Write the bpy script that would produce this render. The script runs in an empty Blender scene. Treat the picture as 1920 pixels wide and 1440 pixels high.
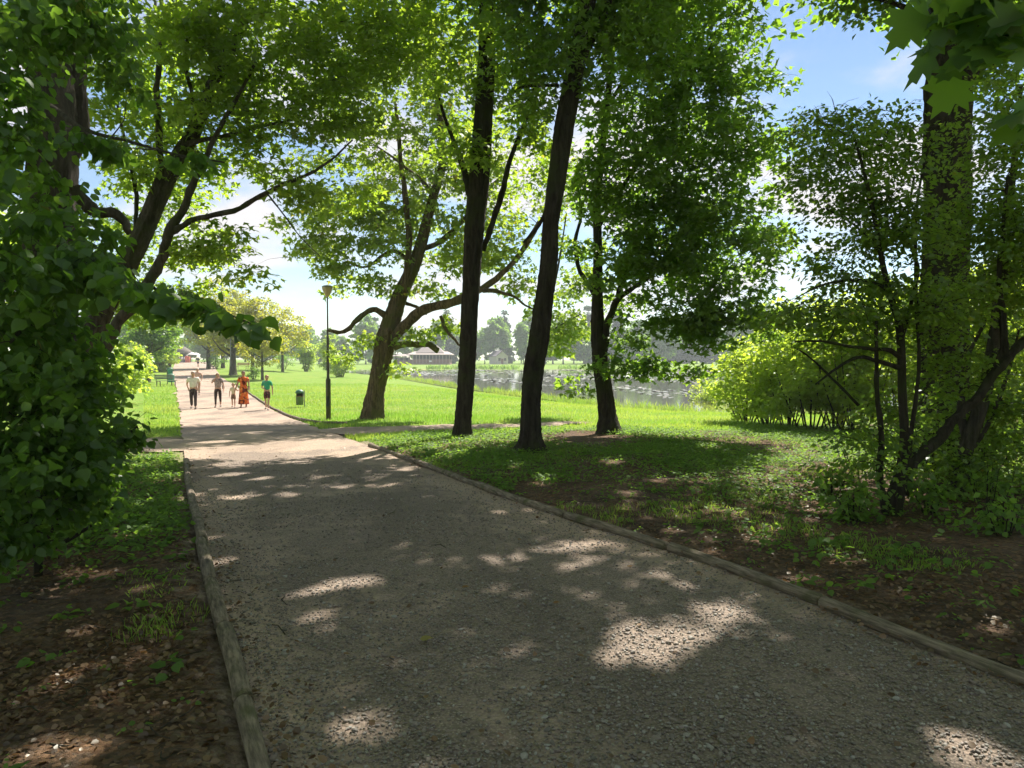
import bpy, bmesh, math, random
import numpy as np
from mathutils import Vector, Matrix

random.seed(11)
rng = np.random.default_rng(11)
scn = bpy.context.scene
COL = scn.collection
rad = math.radians

# ------------------------------------------------------------------ camera, sky, sun, exposure
F = 1331.0                       # focal length in pixels of a 1920 px wide frame
PITCH = math.atan(48.0 / F)      # camera looks slightly down, the horizon is above the middle
CAMZ = 1.65
cd = bpy.data.cameras.new('camera')
cam = bpy.data.objects.new('camera', cd)
COL.objects.link(cam)
cam.location = (0, 0, CAMZ)
cam.rotation_euler = (math.pi / 2 - PITCH, 0, 0)
cd.sensor_width = 36.0
cd.sensor_fit = 'HORIZONTAL'
cd.lens = F / 1920 * 36.0
cd.clip_start = 0.05
cd.clip_end = 6000
scn.camera = cam

SUN_AZ = rad(25)                 # to the right of the view direction (+Y)
SUN_EL = rad(49)
SUNV = Vector((math.sin(SUN_AZ) * math.cos(SUN_EL), math.cos(SUN_AZ) * math.cos(SUN_EL), math.sin(SUN_EL)))

scn.view_settings.view_transform = 'Standard'
scn.view_settings.look = 'None'
scn.view_settings.gamma = 1.0
scn.view_settings.use_curve_mapping = False
scn.view_settings.exposure = 1.5

world = bpy.data.worlds.new('World')
scn.world = world
world.use_nodes = True
wn, wl = world.node_tree.nodes, world.node_tree.links
wn.clear()
w_out = wn.new('ShaderNodeOutputWorld')
w_bg = wn.new('ShaderNodeBackground')
w_bg.inputs['Strength'].default_value = 0.052
sky = wn.new('ShaderNodeTexSky')
sky.sky_type = 'NISHITA'
sky.sun_disc = False
sky.sun_elevation = SUN_EL
sky.sun_rotation = SUN_AZ
sky.altitude = 100
sky.air_density = 1.0
sky.dust_density = 0.0
sky.ozone_density = 1.5
# broken fair-weather cloud: noise on the direction projected to a cloud deck
tc = wn.new('ShaderNodeTexCoord')
sep = wn.new('ShaderNodeSeparateXYZ')
wl.new(tc.outputs['Generated'], sep.inputs[0])
zz = wn.new('ShaderNodeMath'); zz.operation = 'MAXIMUM'; zz.inputs[1].default_value = 0.0
wl.new(sep.outputs['Z'], zz.inputs[0])
za = wn.new('ShaderNodeMath'); za.operation = 'ADD'; za.inputs[1].default_value = 0.22
wl.new(zz.outputs[0], za.inputs[0])
dx = wn.new('ShaderNodeMath'); dx.operation = 'DIVIDE'
dy = wn.new('ShaderNodeMath'); dy.operation = 'DIVIDE'
wl.new(sep.outputs['X'], dx.inputs[0]); wl.new(za.outputs[0], dx.inputs[1])
wl.new(sep.outputs['Y'], dy.inputs[0]); wl.new(za.outputs[0], dy.inputs[1])
cmb = wn.new('ShaderNodeCombineXYZ')
wl.new(dx.outputs[0], cmb.inputs[0]); wl.new(dy.outputs[0], cmb.inputs[1])
cmb.inputs[2].default_value = 11.2
cn = wn.new('ShaderNodeTexNoise')
cn.inputs['Scale'].default_value = 1.7
cn.inputs['Detail'].default_value = 9
cn.inputs['Roughness'].default_value = 0.55
wl.new(cmb.outputs[0], cn.inputs['Vector'])
cr = wn.new('ShaderNodeMapRange')
cr.interpolation_type = 'SMOOTHSTEP'
cr.inputs['From Min'].default_value = 0.42
cr.inputs['From Max'].default_value = 0.62
wl.new(cn.outputs[0], cr.inputs['Value'])
mixw = wn.new('ShaderNodeMix'); mixw.data_type = 'RGBA'
wl.new(cr.outputs[0], mixw.inputs[0])
wl.new(sky.outputs[0], mixw.inputs[6])
mixw.inputs[7].default_value = (6.6, 6.4, 6.5, 1)
wl.new(mixw.outputs[2], w_bg.inputs[0])
wl.new(w_bg.outputs[0], w_out.inputs[0])

sd = bpy.data.lights.new('sun', 'SUN')
sd.energy = 4.3
sd.angle = rad(0.53)
sd.color = (1.0, 0.93, 0.83)
sun = bpy.data.objects.new('sun', sd)
COL.objects.link(sun)
sun.rotation_euler = SUNV.to_track_quat('Z', 'Y').to_euler()

cy = scn.cycles
cy.use_denoising = True
try:
    cy.denoiser = 'OPENIMAGEDENOISE'
    cy.denoising_input_passes = 'RGB_ALBEDO_NORMAL'
    cy.denoising_prefilter = 'ACCURATE'
except Exception:
    pass
cy.max_bounces = 7
cy.diffuse_bounces = 5
cy.glossy_bounces = 3
cy.transmission_bounces = 3
cy.transparent_max_bounces = 4
cy.volume_bounces = 1
cy.sample_clamp_indirect = 6.0
cy.use_adaptive_sampling = True
cy.adaptive_threshold = 0.02
cy.caustics_reflective = False
cy.caustics_refractive = False

# ------------------------------------------------------------------ helpers
def sstep(a, b, x):
    t = np.clip((np.asarray(x, float) - a) / (b - a), 0, 1)
    return t * t * (3 - 2 * t)

def vnoise(x, y, s=1.0, seed=0):
    """cheap smooth value noise from summed sines, about -1..1"""
    x = np.asarray(x, float) / s; y = np.asarray(y, float) / s
    r = np.random.default_rng(seed + 77)
    out = 0
    for k in range(6):
        a = r.uniform(0, 2 * math.pi); f = r.uniform(0.6, 2.4); p = r.uniform(0, 6.28)
        out = out + np.sin((x * math.cos(a) + y * math.sin(a)) * f + p)
    return out / 3.2

POND_Z = -1.30
POND = np.array([(11.5, 38.5), (5.8, 46.5), (1.7, 57), (-5, 74), (-19.7, 119), (-38, 160), (-43, 184), (-20, 189), (0, 191),
                 (40, 194), (90, 192), (140, 170), (150, 110), (90, 60), (46, 43), (28, 37), (18, 36)], float)

def poly_sd(px, py, poly):
    """signed distance to a polygon, negative inside"""
    px = np.asarray(px, float); py = np.asarray(py, float)
    d = np.full(px.shape, 1e18); inside = np.zeros(px.shape, bool)
    n = len(poly)
    for i in range(n):
        x0, y0 = poly[i]; x1, y1 = poly[(i + 1) % n]
        ex, ey = x1 - x0, y1 - y0
        t = np.clip(((px - x0) * ex + (py - y0) * ey) / (ex * ex + ey * ey), 0, 1)
        d = np.minimum(d, (px - x0 - t * ex) ** 2 + (py - y0 - t * ey) ** 2)
        c = ((y0 > py) != (y1 > py)) & (px < ex * (py - y0) / (ey if ey else 1e-9) + x0)
        inside ^= c
    d = np.sqrt(d)
    return np.where(inside, -d, d)

def terrain(x, y):
    x = np.asarray(x, float); y = np.asarray(y, float)
    z = -0.62 * sstep(3, 31, y)
    pathside = sstep(-0.27, -0.37, x / np.maximum(y, 1.0))
    z = z + pathside * (0.85 * sstep(60, 114, y) + 0.30 * sstep(114, 190, y))
    z = z + 0.02 * vnoise(x, y, 2.2, 3) * sstep(1.0, 5, np.abs(x) + y * 0.2)
    sd_ = poly_sd(x, y, POND)
    bank = POND_Z - 0.12
    k = sstep(11, 0.0, sd_)
    near = z * (1 - k) + bank * k
    # the far bank rises gently behind the water
    far = POND_Z + 0.05 + 0.85 * sstep(0, 34, sd_)
    fb = sstep(172, 186, y) * sstep(-0.30, -0.22, x / np.maximum(y, 1.0))
    z = near * (1 - fb) + far * fb
    z = np.where(sd_ < 0, bank - 0.7 * sstep(0, -5, sd_), z)
    return z

def tz(x, y):
    return float(terrain(np.array([x]), np.array([y]))[0])

CP, SP = math.cos(PITCH), math.sin(PITCH)
def P(u, v, Y):
    """world point seen at photo pixel (u, v) at the depth Y"""
    a = (u - 960) / F; b = (720 - v) / F
    d = Vector((a, CP + b * SP, -SP + b * CP))
    return Vector((0, 0, CAMZ)) + d * (Y / d.y)

def G(u, v):
    """ground point seen at photo pixel (u, v)"""
    a = (u - 960) / F; b = (720 - v) / F
    d = np.array([a, CP + b * SP, -SP + b * CP]); d /= d[1]
    ys = np.geomspace(0.6, 600, 6000)
    zs = CAMZ + d[2] * ys
    t = terrain(d[0] * ys, ys)
    i = np.argmax(zs <= t)
    if zs[i] > t[i]: i = len(ys) - 1
    return Vector((d[0] * ys[i], ys[i], t[i]))

def tag(o, label=None, cat=None, group=None, kind=None):
    if label: o['label'] = label
    if cat: o['category'] = cat
    if group: o['group'] = group
    if kind: o['kind'] = kind
    return o

def empty(name, loc, rz=0.0):
    o = bpy.data.objects.new(name, None)
    o.empty_display_size = 0.2
    COL.objects.link(o)
    o.location = loc
    o.rotation_euler = (0, 0, rz)
    return o

def link(name, mesh, parent=None, mat=None):
    if mat is not None and not mesh.materials:
        mesh.materials.append(mat)
    o = bpy.data.objects.new(name, mesh)
    COL.objects.link(o)
    if parent is not None:
        o.parent = parent
    return o

TRIS = [0]
def mesh_np(name, V, T, rnd=None, smooth=False, extra=None):
    """triangle (or quad) mesh from numpy arrays"""
    V = np.asarray(V, np.float32); T = np.asarray(T, np.int32)
    k = T.shape[1]
    me = bpy.data.meshes.new(name)
    me.vertices.add(len(V)); me.vertices.foreach_set('co', V.ravel())
    me.loops.add(T.size); me.loops.foreach_set('vertex_index', T.ravel())
    me.polygons.add(len(T))
    me.polygons.foreach_set('loop_start', np.arange(0, T.size, k, dtype=np.int32))
    me.polygons.foreach_set('loop_total', np.full(len(T), k, np.int32))
    if smooth:
        me.polygons.foreach_set('use_smooth', np.ones(len(T), bool))
    for nm, arr in ([('rnd', rnd)] if rnd is not None else []) + list((extra or {}).items()):
        at = me.attributes.new(nm, 'FLOAT', 'POINT')
        at.data.foreach_set('value', np.asarray(arr, np.float32))
    me.update(calc_edges=True)
    TRIS[0] += len(T) * (k - 2)
    return me

class MB:
    """collects shapes into one mesh"""
    def __init__(s): s.bm = bmesh.new()
    def box(s, c, size, rot=None, bevel=0.0):
        m = Matrix.Translation(c)
        if rot is not None: m = m @ rot.to_4x4()
        m = m @ Matrix.Diagonal((size[0], size[1], size[2], 1))
        r = bmesh.ops.create_cube(s.bm, size=1, matrix=m)
        if bevel:
            es = {e for v in r['verts'] for e in v.link_edges}
            bmesh.ops.bevel(s.bm, geom=list(es), offset=bevel, segments=2, affect='EDGES', profile=0.6)
        return s
    def bar(s, a, b, r0, r1=None, n=8):
        a = Vector(a); b = Vector(b); r1 = r0 if r1 is None else r1
        d = b - a
        m = Matrix.Translation((a + b) / 2) @ d.to_track_quat('Z', 'Y').to_matrix().to_4x4()
        bmesh.ops.create_cone(s.bm, cap_ends=True, segments=n, radius1=r0, radius2=r1, depth=d.length, matrix=m)
        return s
    def lathe(s, prof, n=20, c=(0, 0, 0), sx=1.0, sy=1.0):
        rows = []
        for r, z in prof:
            rows.append([s.bm.verts.new((c[0] + r * sx * math.cos(2 * math.pi * i / n), c[1] + r * sy * math.sin(2 * math.pi * i / n), c[2] + z)) for i in range(n)])
        for a, b in zip(rows, rows[1:]):
            for i in range(n):
                s.bm.faces.new((a[i], a[(i + 1) % n], b[(i + 1) % n], b[i]))
        s.bm.faces.new(rows[0][::-1]); s.bm.faces.new(rows[-1])
        return s
    def ball(s, c, r, sub=2, scale=(1, 1, 1), rot=None):
        m = Matrix.Translation(c)
        if rot is not None: m = m @ rot.to_4x4()
        m = m @ Matrix.Diagonal((scale[0], scale[1], scale[2], 1))
        bmesh.ops.create_icosphere(s.bm, subdivisions=sub, radius=r, matrix=m)
        return s
    def poly(s, pts):
        return s.bm.faces.new([s.bm.verts.new(p) for p in pts])
    def build(s, name, mat, parent=None, smooth=False):
        me = bpy.data.meshes.new(name)
        bmesh.ops.recalc_face_normals(s.bm, faces=s.bm.faces)
        s.bm.to_mesh(me); s.bm.free()
        TRIS[0] += sum(len(p.vertices) - 2 for p in me.polygons)
        if smooth:
            me.polygons.foreach_set('use_smooth', [True] * len(me.polygons))
        return link(name, me, parent, mat)

# ------------------------------------------------------------------ materials
class NT:
    def __init__(s, name):
        s.m = bpy.data.materials.new(name); s.m.use_nodes = True
        s.t = s.m.node_tree; s.n = s.t.nodes; s.l = s.t.links
        s.n.clear()
        s.out = s.n.new('ShaderNodeOutputMaterial')
    def new(s, t, **kw):
        x = s.n.new(t)
        for k, v in kw.items():
            setattr(x, k, v)
        return x
    def put(s, sock, v):
        if hasattr(v, 'is_output') or isinstance(v, bpy.types.NodeSocket): s.l.new(v, sock)
        elif isinstance(v, (tuple, list)): sock.default_value = (*v, 1) if len(v) == 3 and sock.type == 'RGBA' else v
        else: sock.default_value = v
    def coord(s, kind='Object', scale=None):
        c = s.new('ShaderNodeTexCoord').outputs[kind]
        if scale:
            mp = s.new('ShaderNodeMapping'); mp.inputs['Scale'].default_value = scale
            s.l.new(c, mp.inputs[0]); c = mp.outputs[0]
        return c
    def noise(s, co, scale, detail=4, rough=0.55, dist=0.0):
        x = s.new('ShaderNodeTexNoise'); s.l.new(co, x.inputs['Vector'])
        x.inputs['Scale'].default_value = scale; x.inputs['Detail'].default_value = detail
        x.inputs['Roughness'].default_value = rough; x.inputs['Distortion'].default_value = dist
        return x.outputs[0]
    def voro(s, co, scale, feature='F1', out='Distance'):
        x = s.new('ShaderNodeTexVoronoi', feature=feature); s.l.new(co, x.inputs['Vector'])
        x.inputs['Scale'].default_value = scale
        return x.outputs[out]
    def rng(s, v, a, b, c=0.0, d=1.0):
        x = s.new('ShaderNodeMapRange', interpolation_type='SMOOTHSTEP'); s.put(x.inputs['Value'], v)
        x.inputs['From Min'].default_value = a; x.inputs['From Max'].default_value = b
        x.inputs['To Min'].default_value = c; x.inputs['To Max'].default_value = d
        return x.outputs[0]
    def mix(s, f, a, b, blend='MIX'):
        x = s.new('ShaderNodeMix', data_type='RGBA', blend_type=blend)
        s.put(x.inputs[0], f); s.put(x.inputs[6], a); s.put(x.inputs[7], b)
        return x.outputs[2]
    def math(s, op, a, b=0.0):
        x = s.new('ShaderNodeMath', operation=op); s.put(x.inputs[0], a); s.put(x.inputs[1], b)
        return x.outputs[0]
    def attr(s, name):
        return s.new('ShaderNodeAttribute', attribute_name=name).outputs['Fac']
    def bump(s, h, strength=0.5, dist=0.02, prev=None):
        x = s.new('ShaderNodeBump'); s.put(x.inputs['Height'], h)
        x.inputs['Strength'].default_value = strength; x.inputs['Distance'].default_value = dist
        if prev is not None: s.l.new(prev, x.inputs['Normal'])
        return x.outputs[0]
    def principled(s, color, rough=0.8, normal=None, spec=0.3, metal=0.0):
        b = s.new('ShaderNodeBsdfPrincipled')
        s.put(b.inputs['Base Color'], color); s.put(b.inputs['Roughness'], rough)
        b.inputs['Specular IOR Level'].default_value = spec
        b.inputs['Metallic'].default_value = metal
        if normal is not None: s.l.new(normal, b.inputs['Normal'])
        s.l.new(b.outputs[0], s.out.inputs[0])
        return b

def mat_plain(name, col, rough=0.6, metal=0.0, var=0.15, scale=6.0, spec=0.4):
    t = NT(name)
    n = t.noise(t.coord('Object'), scale, 5)
    c = t.mix(t.rng(n, 0.3, 0.7), tuple(x * (1 - var) for x in col), tuple(min(1, x * (1 + var)) for x in col))
    t.principled(c, rough, t.bump(n, 0.15, 0.01), spec, metal)
    return t.m

def mat_leaf(name, d0, d1, t0, t1, gloss=0.04, rough=0.45, mixf=0.5, yellow=None):
    t = NT(name)
    r = t.attr('rnd')
    d = t.mix(r, d0, d1); tr = t.mix(r, t0, t1)
    if yellow:
        f = t.rng(r, yellow[0], 1.0)
        d = t.mix(f, d, yellow[1]); tr = t.mix(f, tr, yellow[2])
    a = t.new('ShaderNodeBsdfDiffuse'); t.put(a.inputs[0], d)
    b = t.new('ShaderNodeBsdfTranslucent'); t.put(b.inputs[0], tr)
    m = t.new('ShaderNodeMixShader'); m.inputs[0].default_value = mixf
    t.l.new(a.outputs[0], m.inputs[1]); t.l.new(b.outputs[0], m.inputs[2])
    g = t.new('ShaderNodeBsdfGlossy'); g.inputs['Roughness'].default_value = rough
    g.inputs[0].default_value = (0.9, 0.95, 0.9, 1)
    m2 = t.new('ShaderNodeMixShader'); m2.inputs[0].default_value = gloss
    t.l.new(m.outputs[0], m2.inputs[1]); t.l.new(g.outputs[0], m2.inputs[2])
    t.l.new(m2.outputs[0], t.out.inputs[0])
    return t.m

def mat_bark(name, c0, c1, moss=None, scale=1.0, depth=0.03):
    t = NT(name)
    co = t.coord('Object')
    cs = t.coord('Object', (9 * scale, 9 * scale, 1.6 * scale))
    n = t.noise(cs, 1.3, 8, 0.65, 0.6)
    f = t.noise(co, 22 * scale, 6, 0.7)
    ridge = t.math('MULTIPLY', t.rng(n, 0.3, 0.72), t.rng(f, 0.2, 0.8, 0.6, 1.0))
    c = t.mix(ridge, c0, c1)
    if moss:
        k = t.rng(t.noise(co, 1.6, 5, 0.6), 0.46, 0.66)
        c = t.mix(k, c, moss)
    t.principled(c, 0.92, t.bump(ridge, 1.0, depth), 0.15)
    return t.m

M = {}
M['bark_dark'] = mat_bark('dark_bark', (0.022, 0.018, 0.014), (0.085, 0.07, 0.056), (0.05, 0.055, 0.025))
M['bark_grey'] = mat_bark('grey_bark', (0.04, 0.034, 0.027), (0.15, 0.128, 0.104), (0.06, 0.068, 0.028))
M['bark_brown'] = mat_bark('furrowed_brown_bark', (0.06, 0.043, 0.027), (0.29, 0.21, 0.13), (0.12, 0.115, 0.045), 1.0, 0.05)
M['bark_moss'] = mat_bark('mossy_bark', (0.08, 0.075, 0.03), (0.20, 0.18, 0.06), (0.14, 0.16, 0.035))
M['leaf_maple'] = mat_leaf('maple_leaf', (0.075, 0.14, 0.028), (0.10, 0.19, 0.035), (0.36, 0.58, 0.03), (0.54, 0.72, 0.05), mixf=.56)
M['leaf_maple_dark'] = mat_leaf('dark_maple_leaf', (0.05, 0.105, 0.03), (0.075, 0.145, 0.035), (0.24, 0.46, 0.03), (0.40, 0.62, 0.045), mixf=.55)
M['leaf_linden'] = mat_leaf('linden_leaf', (0.038, 0.085, 0.02), (0.065, 0.135, 0.03), (0.20, 0.42, 0.03), (0.32, 0.54, 0.05), 0.03, 0.42, yellow=(0.9, (0.14, 0.14, 0.03), (0.5, 0.5, 0.06)))
M['leaf_chestnut'] = mat_leaf('chestnut_leaf', (0.10, 0.17, 0.03), (0.14, 0.21, 0.04), (0.38, 0.58, 0.04), (0.52, 0.66, 0.06), yellow=(0.9, (0.22, 0.14, 0.03), (0.6, 0.36, 0.04)))
M['leaf_shrub'] = mat_leaf('shrub_leaf', (0.045, 0.09, 0.022), (0.075, 0.13, 0.028), (0.27, 0.48, 0.03), (0.44, 0.62, 0.05), 0.04, 0.4, .53, yellow=(0.95, (0.24, 0.17, 0.03), (0.55, 0.40, 0.03)))
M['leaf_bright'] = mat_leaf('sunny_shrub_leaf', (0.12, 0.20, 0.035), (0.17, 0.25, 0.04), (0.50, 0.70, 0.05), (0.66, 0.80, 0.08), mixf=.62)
M['leaf_avenue'] = mat_leaf('avenue_leaf', (0.15, 0.19, 0.025), (0.22, 0.22, 0.035), (0.55, 0.62, 0.03), (0.72, 0.66, 0.05), yellow=(0.8, (0.30, 0.20, 0.05), (0.6, 0.4, 0.07)))
M['leaf_far'] = mat_leaf('far_leaf', (0.065, 0.14, 0.03), (0.11, 0.20, 0.04), (0.24, 0.46, 0.05), (0.40, 0.60, 0.07), 0.02)
M['needle'] = mat_leaf('far_needle', (0.035, 0.075, 0.035), (0.055, 0.105, 0.045), (0.05, 0.10, 0.04), (0.09, 0.16, 0.05), 0.03)
M['weed'] = mat_leaf('ground_plant_leaf', (0.075, 0.15, 0.03), (0.12, 0.21, 0.04), (0.22, 0.42, 0.04), (0.36, 0.56, 0.06), 0.02, .55)
M['grass'] = mat_leaf('grass_blade', (0.12, 0.23, 0.035), (0.27, 0.34, 0.06), (0.28, 0.52, 0.05), (0.54, 0.66, 0.10), 0.02, .6)
M['litter'] = mat_leaf('dead_leaf', (0.10, 0.05, 0.024), (0.33, 0.20, 0.105), (0.10, 0.05, 0.02), (0.22, 0.12, 0.04), 0.05)

def mat_ground():
    t = NT('woodland_and_lawn')
    co = t.coord('Object')
    soil = t.attr('soil'); sand = t.attr('sand'); reed = t.attr('reed')
    n1 = t.noise(co, 0.9, 6, 0.6); n2 = t.noise(co, 9, 6, 0.65); n3 = t.noise(co, 60, 4, 0.7)
    dirt = t.mix(t.rng(n2, 0.3, 0.7), (0.06, 0.043, 0.030), (0.16, 0.112, 0.078))
    dirt = t.mix(t.rng(n3, 0.5, 0.75, 0, 0.6), dirt, (0.20, 0.13, 0.08))
    vo = t.new('ShaderNodeTexVoronoi'); t.l.new(t.coord('Object', (1, 1, .2)), vo.inputs['Vector']); vo.inputs['Scale'].default_value = 34
    sp_ = t.new('ShaderNodeSeparateColor'); t.l.new(vo.outputs['Color'], sp_.inputs[0])
    leafc = t.mix(sp_.outputs[0], (0.075, 0.042, 0.024), (0.25, 0.15, 0.085))
    dirt = t.mix(t.math('MULTIPLY', t.rng(sp_.outputs[1], .35, .5), t.rng(n1, .38, .6, .15, .9)), dirt, leafc)
    green = t.mix(t.rng(n2, 0.3, 0.7), (0.11, 0.20, 0.028), (0.20, 0.31, 0.045))
    green = t.mix(t.rng(n1, 0.45, 0.7, 0, 0.7), green, (0.27, 0.28, 0.075))
    green = t.mix(t.rng(t.noise(co, 0.28, 4, .6), 0.52, 0.7, 0, .6), green, (0.10, 0.19, 0.03))
    green = t.mix(t.rng(n3, 0.4, 0.8, 0, 0.5), green, (0.10, 0.17, 0.03))
    dry = t.mix(t.rng(n2, 0.3, 0.7), (0.22, 0.24, 0.07), (0.34, 0.30, 0.12))
    sf = t.math('ADD', soil, t.math('MULTIPLY', t.math('SUBTRACT', n1, 0.5), 0.8))
    c = t.mix(t.rng(sf, 0.35, 0.65), green, dirt)
    c = t.mix(t.rng(t.math('ADD', reed, t.math('MULTIPLY', t.math('SUBTRACT', n2, 0.5), 0.7)), 0.3, 0.8), c, dry)
    sandc = t.mix(t.rng(n2, 0.35, 0.7), (0.20, 0.155, 0.115), (0.33, 0.26, 0.20))
    c = t.mix(t.rng(t.math('ADD', sand, t.math('MULTIPLY', t.math('SUBTRACT', n2, 0.5), 0.9)), 0.35, 0.75), c, sandc)
    h = t.math('ADD', t.math('ADD', t.math('MULTIPLY', n2, 0.6), t.math('MULTIPLY', n3, 0.5)), t.math('MULTIPLY', t.math('MULTIPLY', vo.outputs['Distance'], -.35), t.rng(soil, .3, .6)))
    t.principled(c, 0.95, t.bump(h, 0.9, 0.05), 0.1)
    return t.m
M['ground'] = mat_ground()

def mat_path():
    t = NT('worn_gravel_path')
    co = t.coord('Object')
    sand = t.attr('sand')
    n1 = t.noise(co, 0.42, 5, 0.6, .4); n2 = t.noise(co, 5, 6, 0.65); n3 = t.noise(co, 45, 5, 0.7)
    v = t.voro(co, 70); v2 = t.voro(co, 38)
    grit = t.mix(t.rng(v, 0.15, 0.55), (0.375, 0.305, 0.245), (0.165, 0.133, 0.108))
    grit = t.mix(t.rng(t.noise(co, 28, 3, 0.6), 0.4, 0.7), grit, (0.27, 0.21, 0.165))
    sandc = t.mix(t.rng(n3, 0.3, 0.7), (0.29, 0.22, 0.165), (0.45, 0.345, 0.265))
    f = t.math('ADD', t.math('ADD', sand, t.math('MULTIPLY', t.math('SUBTRACT', n1, 0.5), 3.0)), t.math('MULTIPLY', t.math('SUBTRACT', n2, 0.5), 1.2))
    k = t.rng(f, 0.12, 0.62)
    c = t.mix(k, grit, sandc)
    wear = t.noise(t.coord('Object', (1.0, .35, 1.0)), 0.9, 4, .6)
    c = t.mix(t.rng(wear, .42, .68, 0, .45), c, (0.12, 0.098, 0.082))
    h = t.math('ADD', t.math('MULTIPLY', t.math('SUBTRACT', 1.0, v2), 0.8), t.math('MULTIPLY', n3, 0.6))
    t.principled(c, 0.9, t.bump(h, 0.8, 0.018), 0.2)
    return t.m
M['path'] = mat_path()

def mat_water():
    t = NT('still_pond_water')
    co = t.coord('Object', (1.0, 0.35, 1))
    n = t.noise(co, 1.6, 3, 0.5)
    n2 = t.noise(co, 0.07, 2, 0.5)
    c = t.mix(t.rng(n2, 0.35, 0.65), (0.055, 0.046, 0.028), (0.085, 0.072, 0.045))
    t.principled(c, 0.06, t.bump(n, 0.10, 0.05), 0.6)
    return t.m
M['water'] = mat_water()
def mat_pad():
    t = NT('lily_pad')
    r = t.attr('rnd')
    t.principled(t.mix(r, (0.17, 0.18, 0.08), (0.42, 0.37, 0.29)), 0.2, None, 0.8)
    return t.m
M['pad'] = mat_pad()
def mat_pebble():
    t = NT('pebble')
    r = t.new('ShaderNodeObjectInfo').outputs['Random']
    rp = t.new('ShaderNodeValToRGB')
    e = rp.color_ramp.elements
    e[0].position = 0.0; e[0].color = (0.13, 0.115, 0.10, 1)
    e[1].position = 1.0; e[1].color = (0.34, 0.32, 0.29, 1)
    x = e.new(0.45); x.color = (0.235, 0.19, 0.16, 1)
    x = e.new(0.75); x.color = (0.21, 0.18, 0.15, 1)
    t.l.new(r, rp.inputs[0])
    t.principled(rp.outputs[0], 0.65, None, 0.4)
    return t.m
M['pebble'] = mat_pebble()
def mat_log():
    t = NT('weathered_log')
    co = t.coord('Object', (3, 22, 22))
    n = t.noise(co, 2.0, 7, 0.65); k = t.noise(t.coord('Object'), 4.0, 5, 0.6)
    c = t.mix(t.rng(n, 0.3, 0.7), (0.085, 0.07, 0.052), (0.29, 0.235, 0.175))
    c = t.mix(t.rng(k, 0.52, 0.72, 0, 0.75), c, (0.085, 0.09, 0.035))
    t.principled(c, 0.9, t.bump(n, 0.9, 0.012), 0.2)
    return t.m
M['log'] = mat_log()

# ------------------------------------------------------------------ the haze: one closed box of thin air
def haze():
    mb = MB().box((0, 130, 13), (1700, 1700, 34))
    t = NT('haze')
    v = t.new('ShaderNodeVolumePrincipled')
    v.inputs['Color'].default_value = (0.86, 0.93, 1.0, 1)
    v.inputs['Density'].default_value = 0.00055
    v.inputs['Anisotropy'].default_value = 0.25
    t.l.new(v.outputs[0], t.out.inputs['Volume'])
    tag(mb.build('haze', t.m), kind='stuff')
HAZE = True

# ------------------------------------------------------------------ layout of the path
def Gs(pts): return [G(u, v) for u, v in pts]
LEFT_PX = [(480, 1440), (437, 1270), (402, 1120), (372, 985), (352, 905), (347, 868)]
RIGHT_PX = [(1920, 1287), (1740, 1214), (1520, 1130), (1280, 1042), (1000, 955), (830, 889), (690, 836)]
LG, RG = Gs(LEFT_PX), Gs(RIGHT_PX)
def extend_back(a, b, y):
    d = (a - b); t = (y - a.y) / d.y
    q = a + d * t
    return Vector((q.x, y, 0))
LNEAR = [extend_back(LG[0], LG[2], -7.0), extend_back(LG[0], LG[2], -1.0)] + LG
RNEAR = [extend_back(RG[0], RG[2], -7.0), extend_back(RG[0], RG[2], -1.0)] + RG
LFAR = Gs([(341, 812), (338, 770), (333, 742), (329, 720), (325, 702)]) + [Vector((-76, 160, 0)), Vector((-98, 205, 0)), Vector((-122, 250, 0))]
RFAR = Gs([(560, 790), (508, 767), (470, 741), (440, 721), (411, 703)]) + [Vector((-67.5, 160, 0)), Vector((-88, 205, 0)), Vector((-110, 250, 0))]

def resample(pts, n):
    p = np.array([(q[0], q[1]) for q in pts], float)
    s = np.concatenate([[0], np.cumsum(np.linalg.norm(np.diff(p, axis=0), axis=1))])
    t = np.linspace(0, s[-1], n)
    return np.stack([np.interp(t, s, p[:, 0]), np.interp(t, s, p[:, 1])], 1)

def smooth_line(p, k=2):
    for _ in range(k):
        q = p.copy(); q[1:-1] = (p[:-2] + 2 * p[1:-1] + p[2:]) / 4; p = q
    return p

def by_y(line, ys):
    p = np.array([(q[0], q[1]) for q in line]); o = np.argsort(p[:, 1])
    return np.interp(ys, p[o, 1], p[o, 0])

# rows along the path at equal depth: left x and right x for each y
PY = np.concatenate([np.arange(-7, 20, 0.14), np.arange(20, 45, 0.35), np.geomspace(45, 250, 60)])
PLX = by_y(LNEAR + LFAR, PY)
PRX = by_y(RNEAR + RFAR, PY)
PLX = smooth_line(PLX, 6); PRX = smooth_line(PRX, 6)
PATH_POLY = np.concatenate([np.stack([PLX, PY], 1), np.stack([PRX, PY], 1)[::-1]])
def in_path(x, y):
    l = np.interp(y, PY, PLX); r = np.interp(y, PY, PRX)
    return np.minimum(x - l, r - x)      # >0 inside

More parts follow.
